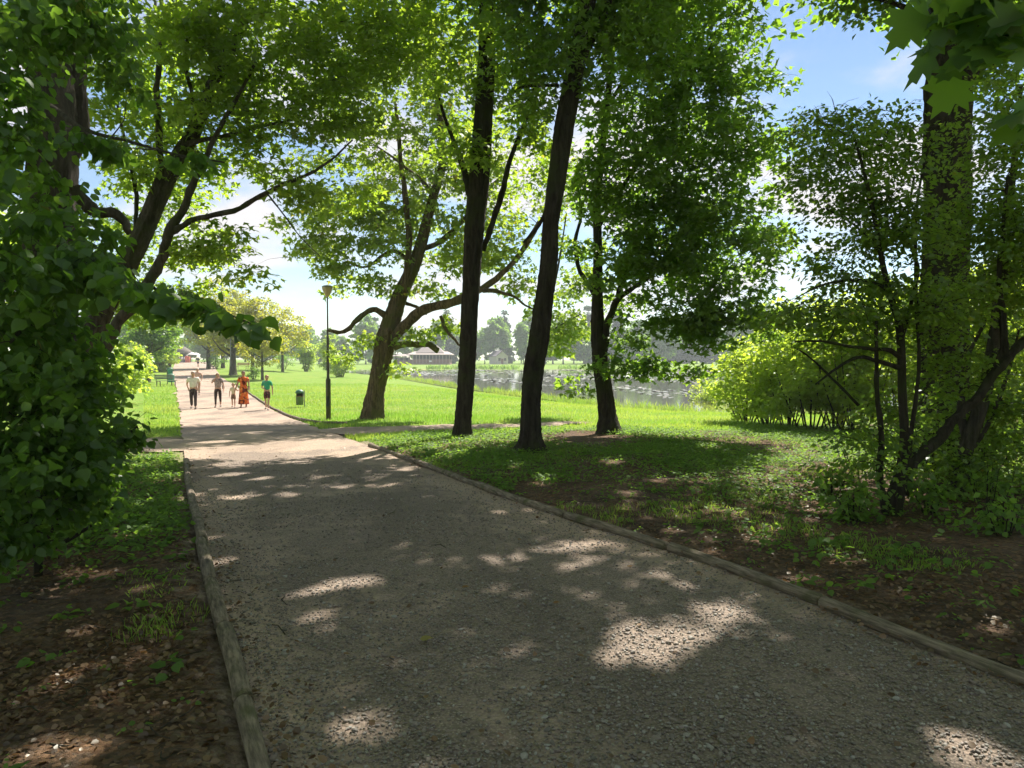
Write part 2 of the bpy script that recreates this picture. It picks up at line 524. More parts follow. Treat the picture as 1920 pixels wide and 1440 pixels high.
# side path that crosses: to the right behind the two trunks, to the left behind the bushes
SIDE_R = Gs([(600, 812), (700, 806), (800, 802), (900, 800), (1000, 797), (1075, 792)])
SIDE_L = Gs([(380, 826), (330, 832), (270, 838), (200, 846)])
def side_strip(cl, w0, w1, n):
    c = resample(cl, n)
    t = np.gradient(c, axis=0); t /= np.linalg.norm(t, axis=1)[:, None]
    nrm = np.stack([-t[:, 1], t[:, 0]], 1)
    w = np.linspace(w0, w1, n)[:, None] / 2
    w = w * (1 + 0.22 * np.sin(np.arange(n) * 0.9)[:, None] * 0.5)
    return c, nrm, w
SR = side_strip(SIDE_R, 2.7, 1.2, 46)
SL = side_strip(SIDE_L, 3.4, 2.6, 30)
def side_dist(x, y):
    d = np.full(np.shape(x), 1e9)
    for (c, nrm, w) in (SR, SL):
        dd = np.sqrt((x[..., None] - c[:, 0]) ** 2 + (y[..., None] - c[:, 1]) ** 2) - w[:, 0]
        d = np.minimum(d, dd.min(-1))
    return d

# woodland floor (bare soil with weeds) against lawn
WR_POLY = np.array([(p.x, p.y) for p in Gs([(690, 830), (790, 815), (960, 808), (1100, 802), (1250, 806), (1390, 806), (1500, 800), (1640, 790)])] +
                   [(14, 26), (40, 30), (60, 10), (40, -12), (0, -12)] + [(p.x - 1.4, p.y) for p in RNEAR])
WL_POLY = np.array([(p.x, p.y) for p in Gs([(347, 860), (300, 842), (200, 838), (60, 832)])] + [(-30, 24), (-60, 10), (-40, -12), (-1, -12)] + [(p.x + 1.4, p.y) for p in LNEAR])
def soil_mask(x, y):
    a = np.minimum(poly_sd(x, y, WR_POLY), poly_sd(x, y, WL_POLY))
    return sstep(0.8, -1.6, a)
def weedy(x, y):
    """where green ground plants grow thick on the woodland floor (0..1)"""
    d = np.where(x > np.interp(y, PY, PRX), x - np.interp(y, PY, PRX), np.interp(y, PY, PLX) - x)
    k = sstep(6.5, 12.5, y + 0.3 * (x - 3)) * sstep(0.2, 1.4, d)
    k = k * (0.6 + 0.6 * vnoise(x, y, 1.1, 5)) + 0.07 + 0.12 * sstep(.2, .7, vnoise(x, y, .7, 12)) * sstep(.4, 1.2, d)
    k = np.where((x < 0), sstep(4.6, 8.0, y) * (0.8 + 0.3 * vnoise(x, y, 0.8, 6)) + 0.05, k)
    return np.clip(k, 0, 1)

# ------------------------------------------------------------------ ground sheet
def build_ground():
    def axis(dense_lo, dense_hi, step, far_lo, far_hi, growth=1.12):
        a = list(np.arange(dense_lo, dense_hi + 1e-6, step))
        s = step
        while a[-1] < far_hi: s *= growth; a.append(min(a[-1] + s, far_hi))
        s = step
        while a[0] > far_lo: s *= growth; a.insert(0, max(a[0] - s, far_lo))
        return np.array(a)
    xs = axis(-14, 14, 0.22, -780, 780)
    ys = axis(-3, 30, 0.24, -700, 960, 1.07)
    X, Y = np.meshgrid(xs, ys)
    Z = terrain(X, Y)
    soil = soil_mask(X, Y)
    ip = in_path(X, Y)
    inside = (ip > 0.0) & (Y > -7) & (Y < 250)
    Z = Z + 0.035 * soil * vnoise(X, Y, 0.45, 9)
    sdp = side_dist(X, Y)
    Z = np.where(inside, terrain(X, Y) - 0.07, Z)
    Z = np.where((sdp < 0.05) & ~inside, terrain(X, Y) - 0.03, Z)
    sand = sstep(0.75, 0.0, -ip) * 0.62 * (soil > 0.1)
    sand = np.maximum(sand, sstep(0.5, -0.1, sdp) * 0.7)
    # worn patch between the edging's end and the side path
    wp = G(720, 826)
    sand = np.maximum(sand, 0.75 * np.exp(-(((X - wp.x) / 1.3) ** 2 + ((Y - wp.y) / 1.5) ** 2)))
    weed = weedy(X, Y)
    soil2 = np.clip(soil * (1 - 0.45 * weed), 0, 1)
    sdp2 = poly_sd(X, Y, POND)
    reed = sstep(3.4, 0.6, sdp2) * 0.75
    V = np.stack([X, Y, Z], -1).reshape(-1, 3)
    ny, nx = X.shape
    i = np.arange((ny - 1) * (nx - 1)); r = i // (nx - 1); c = i % (nx - 1)
    a = r * nx + c
    Q = np.stack([a, a + 1, a + nx + 1, a + nx], 1)
    me = mesh_np('ground', V, Q, None, True, {'soil': soil2.ravel(), 'sand': sand.ravel(), 'reed': reed.ravel()})
    tag(link('ground', me, None, M['ground']), kind='structure')

def build_path():
    nx = 26
    f = np.linspace(0, 1, nx)
    X = PLX[:, None] + (PRX - PLX)[:, None] * f[None, :]
    Y = np.repeat(PY[:, None], nx, 1)
    ragged = np.zeros_like(X)
    ragged[:, 0] = 0.0; ragged[:, -1] = 0.0
    far = sstep(15, 19, Y)
    X = X + ragged * (1 - far) + far * np.where(f[None, :] < 0.01, 1, np.where(f[None, :] > 0.99, -1, 0)) * 0.12 * vnoise(Y, X * 0, 0.5, 21)
    Z = terrain(X, Y) + 0.012 + 0.012 * vnoise(X, Y, 0.35, 4) * (1 - far)
    edge = np.minimum(f, 1 - f)[None, :] * (PRX - PLX)[:, None]
    sand = sstep(0.95, 0.05, edge) * 0.6 + .10
    sand = np.maximum(sand, sstep(10, 17, Y) * 0.62)
    V = np.stack([X, Y, Z], -1).reshape(-1, 3)
    ny = len(PY)
    i = np.arange((ny - 1) * (nx - 1)); r = i // (nx - 1); c = i % (nx - 1)
    a = r * nx + c
    Q = np.stack([a, a + 1, a + nx + 1, a + nx], 1)
    me = mesh_np('main_path', V, Q, None, True, {'sand': sand.ravel()})
    tag(link('main_path', me, None, M['path']), kind='structure')
    for (c, nrm, w) in (SR, SL):
        n = len(c); k = 7
        g = np.linspace(-1, 1, k)
        wob = 1 + 0.25 * vnoise(np.arange(n) * 0.35, np.zeros(n), 1, 8)[:, None]
        XY = c[:, None, :] + nrm[:, None, :] * (w * wob)[:, None, :] * g[None, :, None]
        Z = terrain(XY[..., 0], XY[..., 1]) + 0.022 - 0.02 * np.abs(g)[None, :] ** 3
        V = np.concatenate([XY, Z[..., None]], -1).reshape(-1, 3)
        i = np.arange((n - 1) * (k - 1)); r = i // (k - 1); cc = i % (k - 1)
        a = r * k + cc
        Q = np.stack([a, a + 1, a + k + 1, a + k], 1)
        me = mesh_np('side_path', V, Q, None, True, {'sand': np.full(len(V), 0.85)})
        tag(link('side_path', me, None, M['path']), kind='structure')

def build_pond():
    c = POND.mean(0)
    pts = [tuple(p + (p - c) / np.linalg.norm(p - c) * 2.0) for p in POND]
    bm = bmesh.new()
    bm.faces.new([bm.verts.new((x, y, POND_Z)) for x, y in pts])
    bmesh.ops.triangulate(bm, faces=bm.faces)
    me = bpy.data.meshes.new('pond'); bm.to_mesh(me); bm.free()
    tag(link('pond', me, None, M['water']), kind='structure')
    # lily pads: rafts of small floating leaves
    n = 26000
    x = rng.uniform(-45, 60, n); y = 44 + (190 - 44) * rng.random(n) ** 1.35
    sd_ = poly_sd(x, y, POND)
    raft = vnoise(x, y * 0.45, 5.0, 31) + 0.5 * vnoise(x, y * 0.5, 1.7, 32) + 0.9 * sstep(50, 62, y) - 0.75
    keep = (sd_ < -1.2) & (raft > 0.10) & (sd_ < -6 + 4 * vnoise(x, y, 6, 33))
    x, y = x[keep], y[keep]; n = len(x)
    k = 7
    ang = np.arange(k) / k * 2 * math.pi
    r = rng.uniform(0.09, 0.22, n) * (1 + (y - 44) / 110)
    ph = rng.uniform(0, 6.28, n)
    tx = rng.normal(0, 0.05, n); ty = rng.normal(0, 0.05, n)
    ox = np.cos(ang[None] + ph[:, None]) * r[:, None]; oy = np.sin(ang[None] + ph[:, None]) * r[:, None]
    V = np.stack([x[:, None] + ox, y[:, None] + oy, POND_Z + 0.02 + rng.uniform(0, 0.02, n)[:, None] + ox * tx[:, None] + oy * ty[:, None]], -1).reshape(-1, 3)
    T = (np.array([(0, i, i + 1) for i in range(1, k - 1)])[None] + (np.arange(n) * k)[:, None, None]).reshape(-1, 3)
    me = mesh_np('lily_pads', V, T, np.repeat(rng.random(n), k))
    tag(link('lily_pads', me, None, M['pad']), 'rafts of small lily pads floating on the pond', 'lily pads', kind='stuff')

build_ground(); build_path(); build_pond()

# ------------------------------------------------------------------ leaves and branches
# leaf templates: x = width, y = length from the stalk, z = up
def tmpl_ovate_hi():
    ys = [0.0, 0.22, 0.48, 0.76]
    ws = [0.0, 0.36, 0.40, 0.22]
    V = [(0, 0, 0)]
    for y, w in zip(ys[1:], ws[1:]):
        V += [(-w, y, 0.05), (0, y, -0.02), (w, y, 0.05)]
    V.append((0, 1.05, -0.06))
    T = [(0, 2, 1), (0, 3, 2)]
    for i in range(2):
        a = 1 + 3 * i; b = a + 3
        T += [(a, a + 1, b + 1), (a, b + 1, b), (a + 1, a + 2, b + 2), (a + 1, b + 2, b + 1)]
    T += [(7, 8, 10), (8, 9, 10)]
    return np.array(V, float), np.array(T)
def tmpl_ovate():
    V = [(0, 0, 0), (-0.36, 0.38, 0.07), (0, 0.45, -0.02), (0.36, 0.38, 0.07), (0, 1.0, -0.06)]
    return np.array(V, float), np.array([(0, 2, 1), (0, 3, 2), (1, 2, 4), (2, 3, 4)])
def tmpl_ovate6():
    V = [(0, 0, 0), (-0.37, 0.22, 0.05), (-0.35, 0.62, 0.03), (0, 1.02, -0.10), (0.35, 0.62, 0.03), (0.37, 0.22, 0.05), (0, 0.45, -0.03)]
    return np.array(V, float), np.array([(6, i, (i + 1) % 6) for i in range(6)])
def tmpl_rhomb():
    V = [(0, 0, 0), (-0.36, 0.45, 0.06), (0.36, 0.45, 0.06), (0, 1.0, -0.03)]
    return np.array(V, float), np.array([(0, 3, 1), (0, 2, 3)])
def tmpl_maple():
    V = [(0, 0, 0), (-0.52, 0.36, -0.06), (-0.14, 0.50, 0.03), (0, 1.0, -0.08), (0.14, 0.50, 0.03), (0.52, 0.36, -0.06)]
    return np.array(V, float), np.array([(0, 2, 1), (0, 3, 2), (0, 4, 3), (0, 5, 4)])
def tmpl_maple_hi():
    o = [(0.06, -0.02), (0.34, -0.08), (0.30, 0.10), (0.62, 0.22), (0.44, 0.34), (0.56, 0.52), (0.24, 0.48), (0.27, 0.72), (0.10, 0.74), (0.0, 1.02)]
    V = [(0, 0.25, -0.02)] + [(x, y, 0.06 - 0.16 * (abs(x) ** 1.5) - 0.05 * y) for x, y in o] + [(-x, y, 0.06 - 0.16 * (abs(x) ** 1.5) - 0.05 * y) for x, y in o[-2::-1]]
    n = len(V) - 1
    return np.array(V, float), np.array([(0, 1 + i, 1 + (i + 1) % n) for i in range(n)])
def tmpl_card():
    V = [(-0.5, 0, 0), (0.5, 0, 0.1), (0.42, 0.8, 0), (-0.3, 1.0, -0.1)]
    return np.array(V, float), np.array([(0, 1, 2), (0, 2, 3)])
TM = {'ovate_hi': tmpl_ovate_hi(), 'ovate': tmpl_ovate(), 'ovate6': tmpl_ovate6(), 'rhomb': tmpl_rhomb(), 'maple': tmpl_maple(), 'maple_hi': tmpl_maple_hi(), 'card': tmpl_card()}

def unit(a): return a / np.maximum(np.linalg.norm(a, axis=-1, keepdims=True), 1e-9)

def frames(axis, normal):
    """rotation matrices with y = axis, z ~ normal"""
    y = unit(axis)
    x = unit(np.cross(y, normal))
    z = np.cross(x, y)
    return np.stack([x, y, z], -1)

def place_leaves(tm, pos, R, size):
    V0, T0 = tm
    V = np.einsum('nij,kj->nki', R, V0) * size[:, None, None] + pos[:, None, :]
    n, k = len(pos), len(V0)
    T = (T0[None] + (np.arange(n) * k)[:, None, None]).reshape(-1, 3)
    return V.reshape(-1, 3), T, k

def cluster_leaves(C, Rc, per, flat=0.5, droop=0.35, up=0.9, size=0.12, svar=0.3, r=rng):
    """leaves spread in flattened clumps: returns position, frame, size"""
    n = len(C)
    idx = np.repeat(np.arange(n), per)
    m = len(idx)
    d = unit(r.normal(size=(m, 3)))
    q = d * (r.random(m) ** 0.45)[:, None]
    off = q * Rc[idx][:, None] * np.array([1, 1, flat])
    # droop of the clump's rim
    off[:, 2] -= 0.25 * (off[:, 0] ** 2 + off[:, 1] ** 2) / np.maximum(Rc[idx], 0.1)
    pos = C[idx] + off
    hor = unit(np.concatenate([q[:, :2], np.zeros((m, 1))], 1) + r.normal(0, 0.7, (m, 3)) * np.array([1, 1, 0.25]))
    axis = hor + np.array([0, 0, -1.0]) * (droop * r.uniform(0.2, 1.8, m))[:, None]
    nor = np.array([0, 0, up]) + r.normal(0, 0.55, (m, 3))
    return pos, frames(axis, nor), size * (1 + svar * r.normal(0, 0.6, m)).clip(0.45, 1.8)

def ell(u, v, Y, ru, rv, rY, n, cs=1.0):
    """leaf mass: a centre at photo pixel + depth, half sizes in pixels (across, up) and metres (depth), number of clumps"""
    c = P(u, v, Y); k = Y / F
    return (c.x, c.y, c.z, ru * k, rY, rv * k, n, cs)

def sample_clumps(ells, fill=0.5, r=rng):
    out, cs = [], []
    for (x, y, z, a, b, c, n, *q) in ells:
        d = unit(r.normal(size=(n, 3))) * (r.random(n) ** fill)[:, None]
        out.append(np.array([x, y, z]) + d * np.array([a, b, c]))
        cs.append(np.full(n, q[0] if q else 1.0))
    return np.concatenate(out), np.concatenate(cs)

# gaps in the canopy: the sun gets through above these ground spots (photo pixel, radius m)
GAPS_PX = [(1180, 1215, .17), (1262, 1222, .22), (1235, 1252, .16), (1385, 1168, .13), (1352, 1200, .11), (1275, 1155, .06), (1538, 1180, .10), (1552, 1312, .11), (1545, 1348, .09), (612, 1108, .15), (688, 1096, .09), (578, 1165, .11), (650, 1362, .11),
           (432, 1128, .08), (440, 935, .17), (428, 892, .20), (402, 1062, .10), (610, 842, .28), (560, 868, .20), (716, 912, .14), (640, 915, .12), (1800, 1415, .10), (1868, 1425, .14), (1580, 1047, .14), (1500, 1078, .14), (1480, 868, .30), (1560, 862, .34), (1620, 885, .30), (1420, 900, .22),
           (1690, 925, .2), (1330, 960, .14), (1240, 905, .18), (150, 1268, .09), (240, 1240, .08), (330, 1195, .09), (205, 1150, .09), (60, 1130, .13), (120, 1075, .12), (310, 1045, .10), (250, 1010, .14), (300, 900, .22), (520, 830, .22), (700, 858, .2), (330, 935, .14), (480, 812, .3), (1880, 1180, .1), (1690, 1120, .1), (1010, 905, .16), (850, 855, .2), (1140, 870, .2), (1330, 840, .3), (90, 1420, .1), (40, 1395, .08), (180, 1330, .08), (120, 1190, .10), (260, 1120, .11), (290, 1180, .07), (350, 1110, .07), (30, 1240, .10), (170, 1085, .10), (280, 950, .16), (250, 880, .2), (480, 900, .16), (540, 930, .12), (470, 855, .25), (380, 850, .25), (400, 830, .3), (640, 865, .2), (760, 880, .14), (520, 985, .1), (395, 1010, .12), (450, 1180, .06), (920, 960, .08), (1600, 1120, .09), (1430, 1010, .10), (1760, 1020, .12), (1540, 960, .12), (1180, 930, .12), (1080, 950, .10), (960, 880, .16)]
GAPS = [(np.array(tuple(G(u, v))), r * 1.22 + .03) for u, v, r in GAPS_PX]
SUNN = np.array(tuple(SUNV))
def sun_keep(pos):
    keep = np.ones(len(pos), bool)
    for g, r in GAPS:
        d = pos - g
        a = d @ SUNN
        q = np.sum(d * d, 1) - a * a
        keep &= ~((q < r * r) & (a > 1.2))
    return keep

def catmull(pts, rads, sub=4):
    p = np.array([tuple(q) for q in pts], float); rr = np.array(rads, float)
    if len(p) < 3 and sub > 1:
        t = np.linspace(0, 1, sub + 1)[:, None]
        return p[0] + (p[-1] - p[0]) * t, np.interp(t[:, 0], [0, 1], [rr[0], rr[-1]])
    pe = np.concatenate([[2 * p[0] - p[1]], p, [2 * p[-1] - p[-2]]])
    out, ro = [], []
    for i in range(len(p) - 1):
        a, b, c, d = pe[i:i + 4]
        for s in range(sub):
            t = s / sub
            out.append(0.5 * ((2 * b) + (-a + c) * t + (2 * a - 5 * b + 4 * c - d) * t * t + (-a + 3 * b - 3 * c + d) * t ** 3))
            ro.append(rr[i] + (rr[i + 1] - rr[i]) * t)
    out.append(p[-1]); ro.append(rr[-1])
    return np.array(out), np.array(ro)

def tube_np(pts, rads, sides=8, lump=0.0, seed=0, flare=None, ridge=0.0):
    """swept tube -> verts, quads"""
    pts = np.asarray(pts, float); n = len(pts)
    t = unit(np.gradient(pts, axis=0))
    x = np.cross(t[0], [0.3, 1, 0.2]); x /= np.linalg.norm(x)
    X = [x]
    for i in range(1, n):
        x = X[-1] - t[i] * np.dot(X[-1], t[i]); X.append(x / max(np.linalg.norm(x), 1e-9))
    X = np.array(X); Yv = np.cross(t, X)
    a = np.arange(sides) / sides * 2 * math.pi
    rr = np.repeat(np.asarray(rads, float)[:, None], sides, 1)
    if lump:
        r = np.random.default_rng(seed)
        s = np.concatenate([[0], np.cumsum(np.linalg.norm(np.diff(pts, axis=0), axis=1))])[:, None]
        m = 0
        for k in range(2, 7):
            m = m + np.sin(k * a[None] + r.uniform(0, 6.28) + s * r.uniform(-1.6, 1.6)) / k
        m = m + 0.6 * np.sin(s * 2.3 + r.uniform(0, 6)) * np.sin(a[None] + r.uniform(0, 6))
        rr = rr * (1 + lump * m)
    if ridge:
        r = np.random.default_rng(seed + 5)
        s = np.concatenate([[0], np.cumsum(np.linalg.norm(np.diff(pts, axis=0), axis=1))])[:, None]
        m = 0
        for k in (7, 10, 13, 17):
            m = m + np.sin(k * a[None] + r.uniform(0, 6.28) + 1.3 * np.sin(s * r.uniform(.8, 2.2) + r.uniform(0, 6)) + .5 * s)
        rr = rr * (1 + ridge * m * .5) + 0.0
        rr = rr * (1 + ridge * .5 * r.normal(size=rr.shape))
    if flare:
        h, amt, lobes, ph = flare
        s = np.concatenate([[0], np.cumsum(np.linalg.norm(np.diff(pts, axis=0), axis=1))])[:, None]
        k = np.exp(-s / h)
        rr = rr * (1 + amt * k * (0.65 + 0.55 * np.cos(lobes * a[None] + ph)))
    V = pts[:, None, :] + rr[..., None] * (np.cos(a)[None, :, None] * X[:, None, :] + np.sin(a)[None, :, None] * Yv[:, None, :])
    V = V.reshape(-1, 3)
    i = np.arange((n - 1) * sides); q = i // sides; c = i % sides
    c2 = (c + 1) % sides
    Q = np.stack([q * sides + c, q * sides + c2, (q + 1) * sides + c2, (q + 1) * sides + c], 1)
    V = np.concatenate([V, [pts[-1]]])
    tip = len(V) - 1
    cap = np.stack([(n - 1) * sides + np.arange(sides), (n - 1) * sides + (np.arange(sides) + 1) % sides, np.full(sides, tip), np.full(sides, tip)], 1)
    return V, Q, cap[:, :3]

def tubes_mesh(name, items, sides, lump=0.0, origin=(0, 0, 0), flare=None, ridge=0.0):
    Vs, Ts, off = [], [], 0
    for i, (p, r) in enumerate(items):
        V, Q, C = tube_np(p, r, sides, lump, i + len(items), flare, ridge)
        Ts.append(np.concatenate([Q[:, [0, 1, 2]], Q[:, [0, 2, 3]], C]) + off)
        Vs.append(V); off += len(V)
    V = np.concatenate(Vs) - np.array(tuple(origin))
    return mesh_np(name, V, np.concatenate(Ts), None, True)

def grow_branches(skel_p, skel_r, C, r0max=0.045, r=rng, sag=0.12, sides=4):
    """thin boughs from the nearest wood to every leaf clump"""
    P_ = [np.asarray(skel_p)]; R_ = [np.asarray(skel_r)]
    pool_p = np.concatenate(P_); pool_r = np.concatenate(R_)
    d0 = np.array([np.min(np.sum((pool_p - c) ** 2, 1)) for c in C])
    items = []
    for i in np.argsort(d0):
        c = C[i]
        dv = pool_p - c
        # prefer wood that is lower than the clump
        cost = np.sum(dv ** 2, 1) * np.where(dv[:, 2] > 0.3, 1.8, 1.0)
        j = int(np.argmin(cost))
        a = pool_p[j]; L = np.linalg.norm(c - a)
        if L < 0.1: continue
        rs = min(r0max, 0.6 * pool_r[j], 0.0035 + 0.012 * L)
        k = r.normal(0, 0.10 * L, 3)
        mid1 = a + (c - a) * 0.35 + np.array([0, 0, sag * L]) + k
        mid2 = a + (c - a) * 0.72 + np.array([0, 0, sag * L * 0.6]) - k * 0.4
        p, rr = catmull([a, mid1, mid2, c], [rs, rs * 0.75, rs * 0.5, rs * 0.25], 2)
        items.append((p, rr))
        pool_p = np.concatenate([pool_p, p[2:]]); pool_r = np.concatenate([pool_r, rr[2:]])
    return items

def tree(name, label, cat, base, trunk, limbs, ells, leaf='maple', lmat='leaf_maple', bark='bark_dark', size=0.13, per=120, crad=(0.55, 0.95),
         flat=0.5, droop=0.35, fill=0.5, group=None, flare=(0.35, 0.45, 5, 0.4), sides=14, r0max=0.05, limb_names=None, lump=0.05, sag=0.12, up=0.9, high=None, hsize=.27, hper=44):
    """trunk / limbs: lists of (point, diameter in metres). The crown is leaf clumps sampled in the masses ells"""
    root = empty(name, base)
    tag(root, label, cat, group)
    o = np.array(tuple(base))
    sp, sr = [], []
    hero = sides >= 14
    p, r = catmull([q for q, d in trunk], [d / 2 for q, d in trunk], 14 if hero else 6)
    sp.append(p[len(p) // 4:]); sr.append(r[len(p) // 4:])
    link('trunk', tubes_mesh('trunk', [(p, r)], 44 if hero else sides, lump, o, flare, .055 if hero else 0), root, M[bark])
    for i, L in enumerate(limbs):
        p, r = catmull([q for q, d in L], [d / 2 for q, d in L], 4)
        wob = rng.normal(0, 1, p.shape); wob[1:-1] = (wob[:-2] + wob[1:-1] + wob[2:]) / 3; wob[0] = 0
        p = p + wob * np.minimum(r, .08)[:, None] * .45; r = r * (1 + .10 * rng.normal(0, 1, len(r)).clip(-1.5, 1.5))
        sp.append(p); sr.append(r)
        nm, bk = ('limb', bark)
        if limb_names and i in limb_names: nm, bk = limb_names[i]
        link(nm, tubes_mesh(nm, [(p, r)], 9, lump, o), root, M[bk])
    if ells:
        C, CS = sample_clumps(ells, fill)
        nlow = len(C)
        if high:  # coarse crown masses above the view, there for the shade they cast
            C2, CS2 = sample_clumps(high, fill); C = np.concatenate([C, C2]); CS = np.concatenate([CS, CS2])
        items = grow_branches(np.concatenate(sp), np.concatenate(sr), C, r0max, sag=sag)
        Rc = rng.uniform(crad[0], crad[1], len(C)) * CS
        mean = (crad[0] + crad[1]) / 2
        Rc[nlow:] = rng.uniform(.75, 1.2, len(C) - nlow)
        # a few twigs inside every clump
        tw = []
        for c, q in zip(C[:nlow], Rc[:nlow]):
            for _ in range(3):
                d = rng.normal(size=3); d[2] *= 0.35; d /= np.linalg.norm(d)
                e = c + d * q * 0.9; m = c + d * q * 0.45 + np.array([0, 0, 0.05])
                tw.append((np.array([c, m, e]), np.array([0.009, 0.007, 0.004]) * q))
        if items: b = link('boughs', tubes_mesh('boughs', items, 4, 0, o), root, M[bark]); b['kind'] = 'stuff'
        t = link('twigs', tubes_mesh('twigs', tw, 3, 0, o), root, M[bark]); t['kind'] = 'stuff'
        tint = rng.random(len(C))
        Vs, Ts, Rn, off = [], [], [], 0
        for sl, tmn, pr, sz, rm in ((slice(0, nlow), leaf, per, size, mean), (slice(nlow, None), 'rhomb', hper, hsize, 1.0)):
            Cc, Rr = C[sl], Rc[sl]
            if not len(Cc): continue
            per_a = np.maximum(6, (pr * (Rr / rm) ** 2).astype(int))
            pos, R, sv = cluster_leaves(Cc, Rr, per_a, flat, droop, up, sz)
            rn = np.clip(0.6 * rng.random(len(pos)) + 0.4 * np.repeat(tint[sl], per_a), 0, 1)
            if o[1] < 32:
                kp = sun_keep(pos); pos, R, sv, rn = pos[kp], R[kp], sv[kp], rn[kp]
            V, T_, k = place_leaves(TM[tmn], pos - o, R, sv)
            Vs.append(V); Ts.append(T_ + off); Rn.append(np.repeat(rn, k)); off += len(V)
        link('crown', mesh_np('crown', np.concatenate(Vs), np.concatenate(Ts), np.concatenate(Rn)), root, M[lmat])
    return root

def px(*pts, Y=None, dY=None):
    """(u, v, width px) list at the depth Y (or running from Y to dY) -> [(point, diameter m)]"""
    n = len(pts)
    out = []
    for i, q in enumerate(pts):
        y = Y if dY is None else Y + (dY - Y) * i / (n - 1)
        if len(q) == 4: y = q[3]
        out.append((P(q[0], q[1], y), q[2] * y / F))
    return out

def grounded(L, sink=0.12):
    """put the first point of a trunk into the ground"""
    p, d = L[0]
    return [(Vector((p.x, p.y, tz(p.x, p.y) - sink)), d)] + L[1:]
def slim(L, f, keep=0):
    return [(p, d * (1 if i < keep else f)) for i, (p, d) in enumerate(L)]
def foot(L):
    p = L[0][0]
    return Vector((p.x, p.y, tz(p.x, p.y)))

# ------------------------------------------------------------------ the trees in front
# leaning old chestnut on the sunny lawn, behind the lamp
Y = 26.0
T = grounded(px((697, 779, 46), (704, 735, 42), (713, 690, 41), (722, 648, 44), (733, 605, 42), (752, 550, 36), (776, 498, 29), (794, 440, 25), (812, 370, 22), (829, 305, 19), (824, 215, 15), (811, 110, 12), (800, 10, 10), (792, -90, 7), Y=Y))
L = [px((757, 545, 20), (766, 490, 17), (763, 400, 14), (755, 325, 12), (746, 235, 9), (741, 195, 6), Y=Y - .3),
     px((728, 645, 30), (758, 612, 28), (798, 580, 26), (848, 566, 22), (905, 542, 19), (952, 505, 15), (985, 462, 13), (1016, 408, 10), Y=Y, dY=Y - 2.5),
     px((785, 470, 15), (826, 452, 14), (868, 416, 12), (900, 372, 9), (940, 330, 6), Y=Y, dY=Y + 1),
     px((730, 600, 18), (706, 582, 15), (682, 587, 14), (660, 611, 12), (640, 624, 10), (612, 618, 7), Y=Y, dY=Y - .6),
     px((738, 652, 13), (762, 645, 12), (790, 647, 12), (805, 645, 13), (822, 660, 11), Y=Y - .4),
     px((826, 592, 8), (838, 622, 8), (850, 634, 7), (862, 648, 5), Y=Y - .6),
     px((905, 545, 11), (938, 548, 9), (962, 555, 7), (985, 572, 5), (1005, 582, 3), Y=Y - 1.6),
     px((752, 560, 10), (768, 572, 8), (790, 578, 6), (800, 590, 4), Y=Y + .3),
     px((812, 360, 12), (780, 330, 9), (745, 300, 6), (700, 270, 4), Y=Y),
     px((776, 498, 12), (735, 470, 9), (690, 500, 6), (650, 490, 4), Y=Y + .5)]
T = slim(T, .78, 1); L = [slim(q, .74) for q in L[:4]] + [L[4]] + [slim(q, .8) for q in L[5:]]
tree('chestnut_tree', 'old leaning chestnut tree with furrowed brown trunk on the sunny lawn behind the lamp post', 'tree', foot(T), T, L,
     [ell(770, 320, 26, 120, 130, 2.5, 58), ell(700, 410, 26, 130, 110, 2.5, 56), ell(860, 320, 26.5, 100, 150, 2.5, 52), ell(620, 420, 26, 80, 100, 2, 24), ell(850, 460, 26, 70, 60, 1.5, 14), ell(930, 350, 26, 60, 110, 1.5, 22), ell(700, 160, 26, 150, 120, 3, 60), ell(830, 100, 26, 110, 110, 2.5, 40), ell(640, 330, 25.5, 90, 90, 2, 14),
      ell(690, 628, 25.8, 34, 30, .6, 5), ell(640, 655, 25.6, 26, 22, .5, 3), ell(780, 625, 25.6, 34, 18, .5, 4), ell(740, 500, 26, 60, 60, 1.2, 7), ell(620, 470, 26, 60, 60, 1.5, 6),
      ell(820, 540, 26, 60, 18, .7, 4), ell(960, 440, 24, 60, 60, 1.5, 10), ell(905, 480, 25, 50, 40, 1.5, 5), ell(740, 690, 26, 16, 14, .4, 2), ell(645, 515, 26, 60, 36, 1.2, 9), ell(555, 420, 25, 50, 60, 1.2, 9), ell(700, 520, 26, 30, 30, .8, 5), ell(880, 490, 25.5, 60, 40, 1.2, 10), ell(965, 520, 25, 40, 40, 1, 7), ell(835, 610, 26, 34, 16, .6, 4), ell(1000, 560, 24.5, 50, 30, 1, 4)],
     leaf='maple', lmat='leaf_chestnut', bark='bark_brown', size=0.20, per=46, crad=(0.40, 0.85), flat=0.45, droop=0.6, fill=0.55, flare=(0.5, 0.16, 6, 0.3), sides=22, r0max=0.04,
     limb_names={4: ('mossy_limb', 'bark_moss')}, lump=0.07)

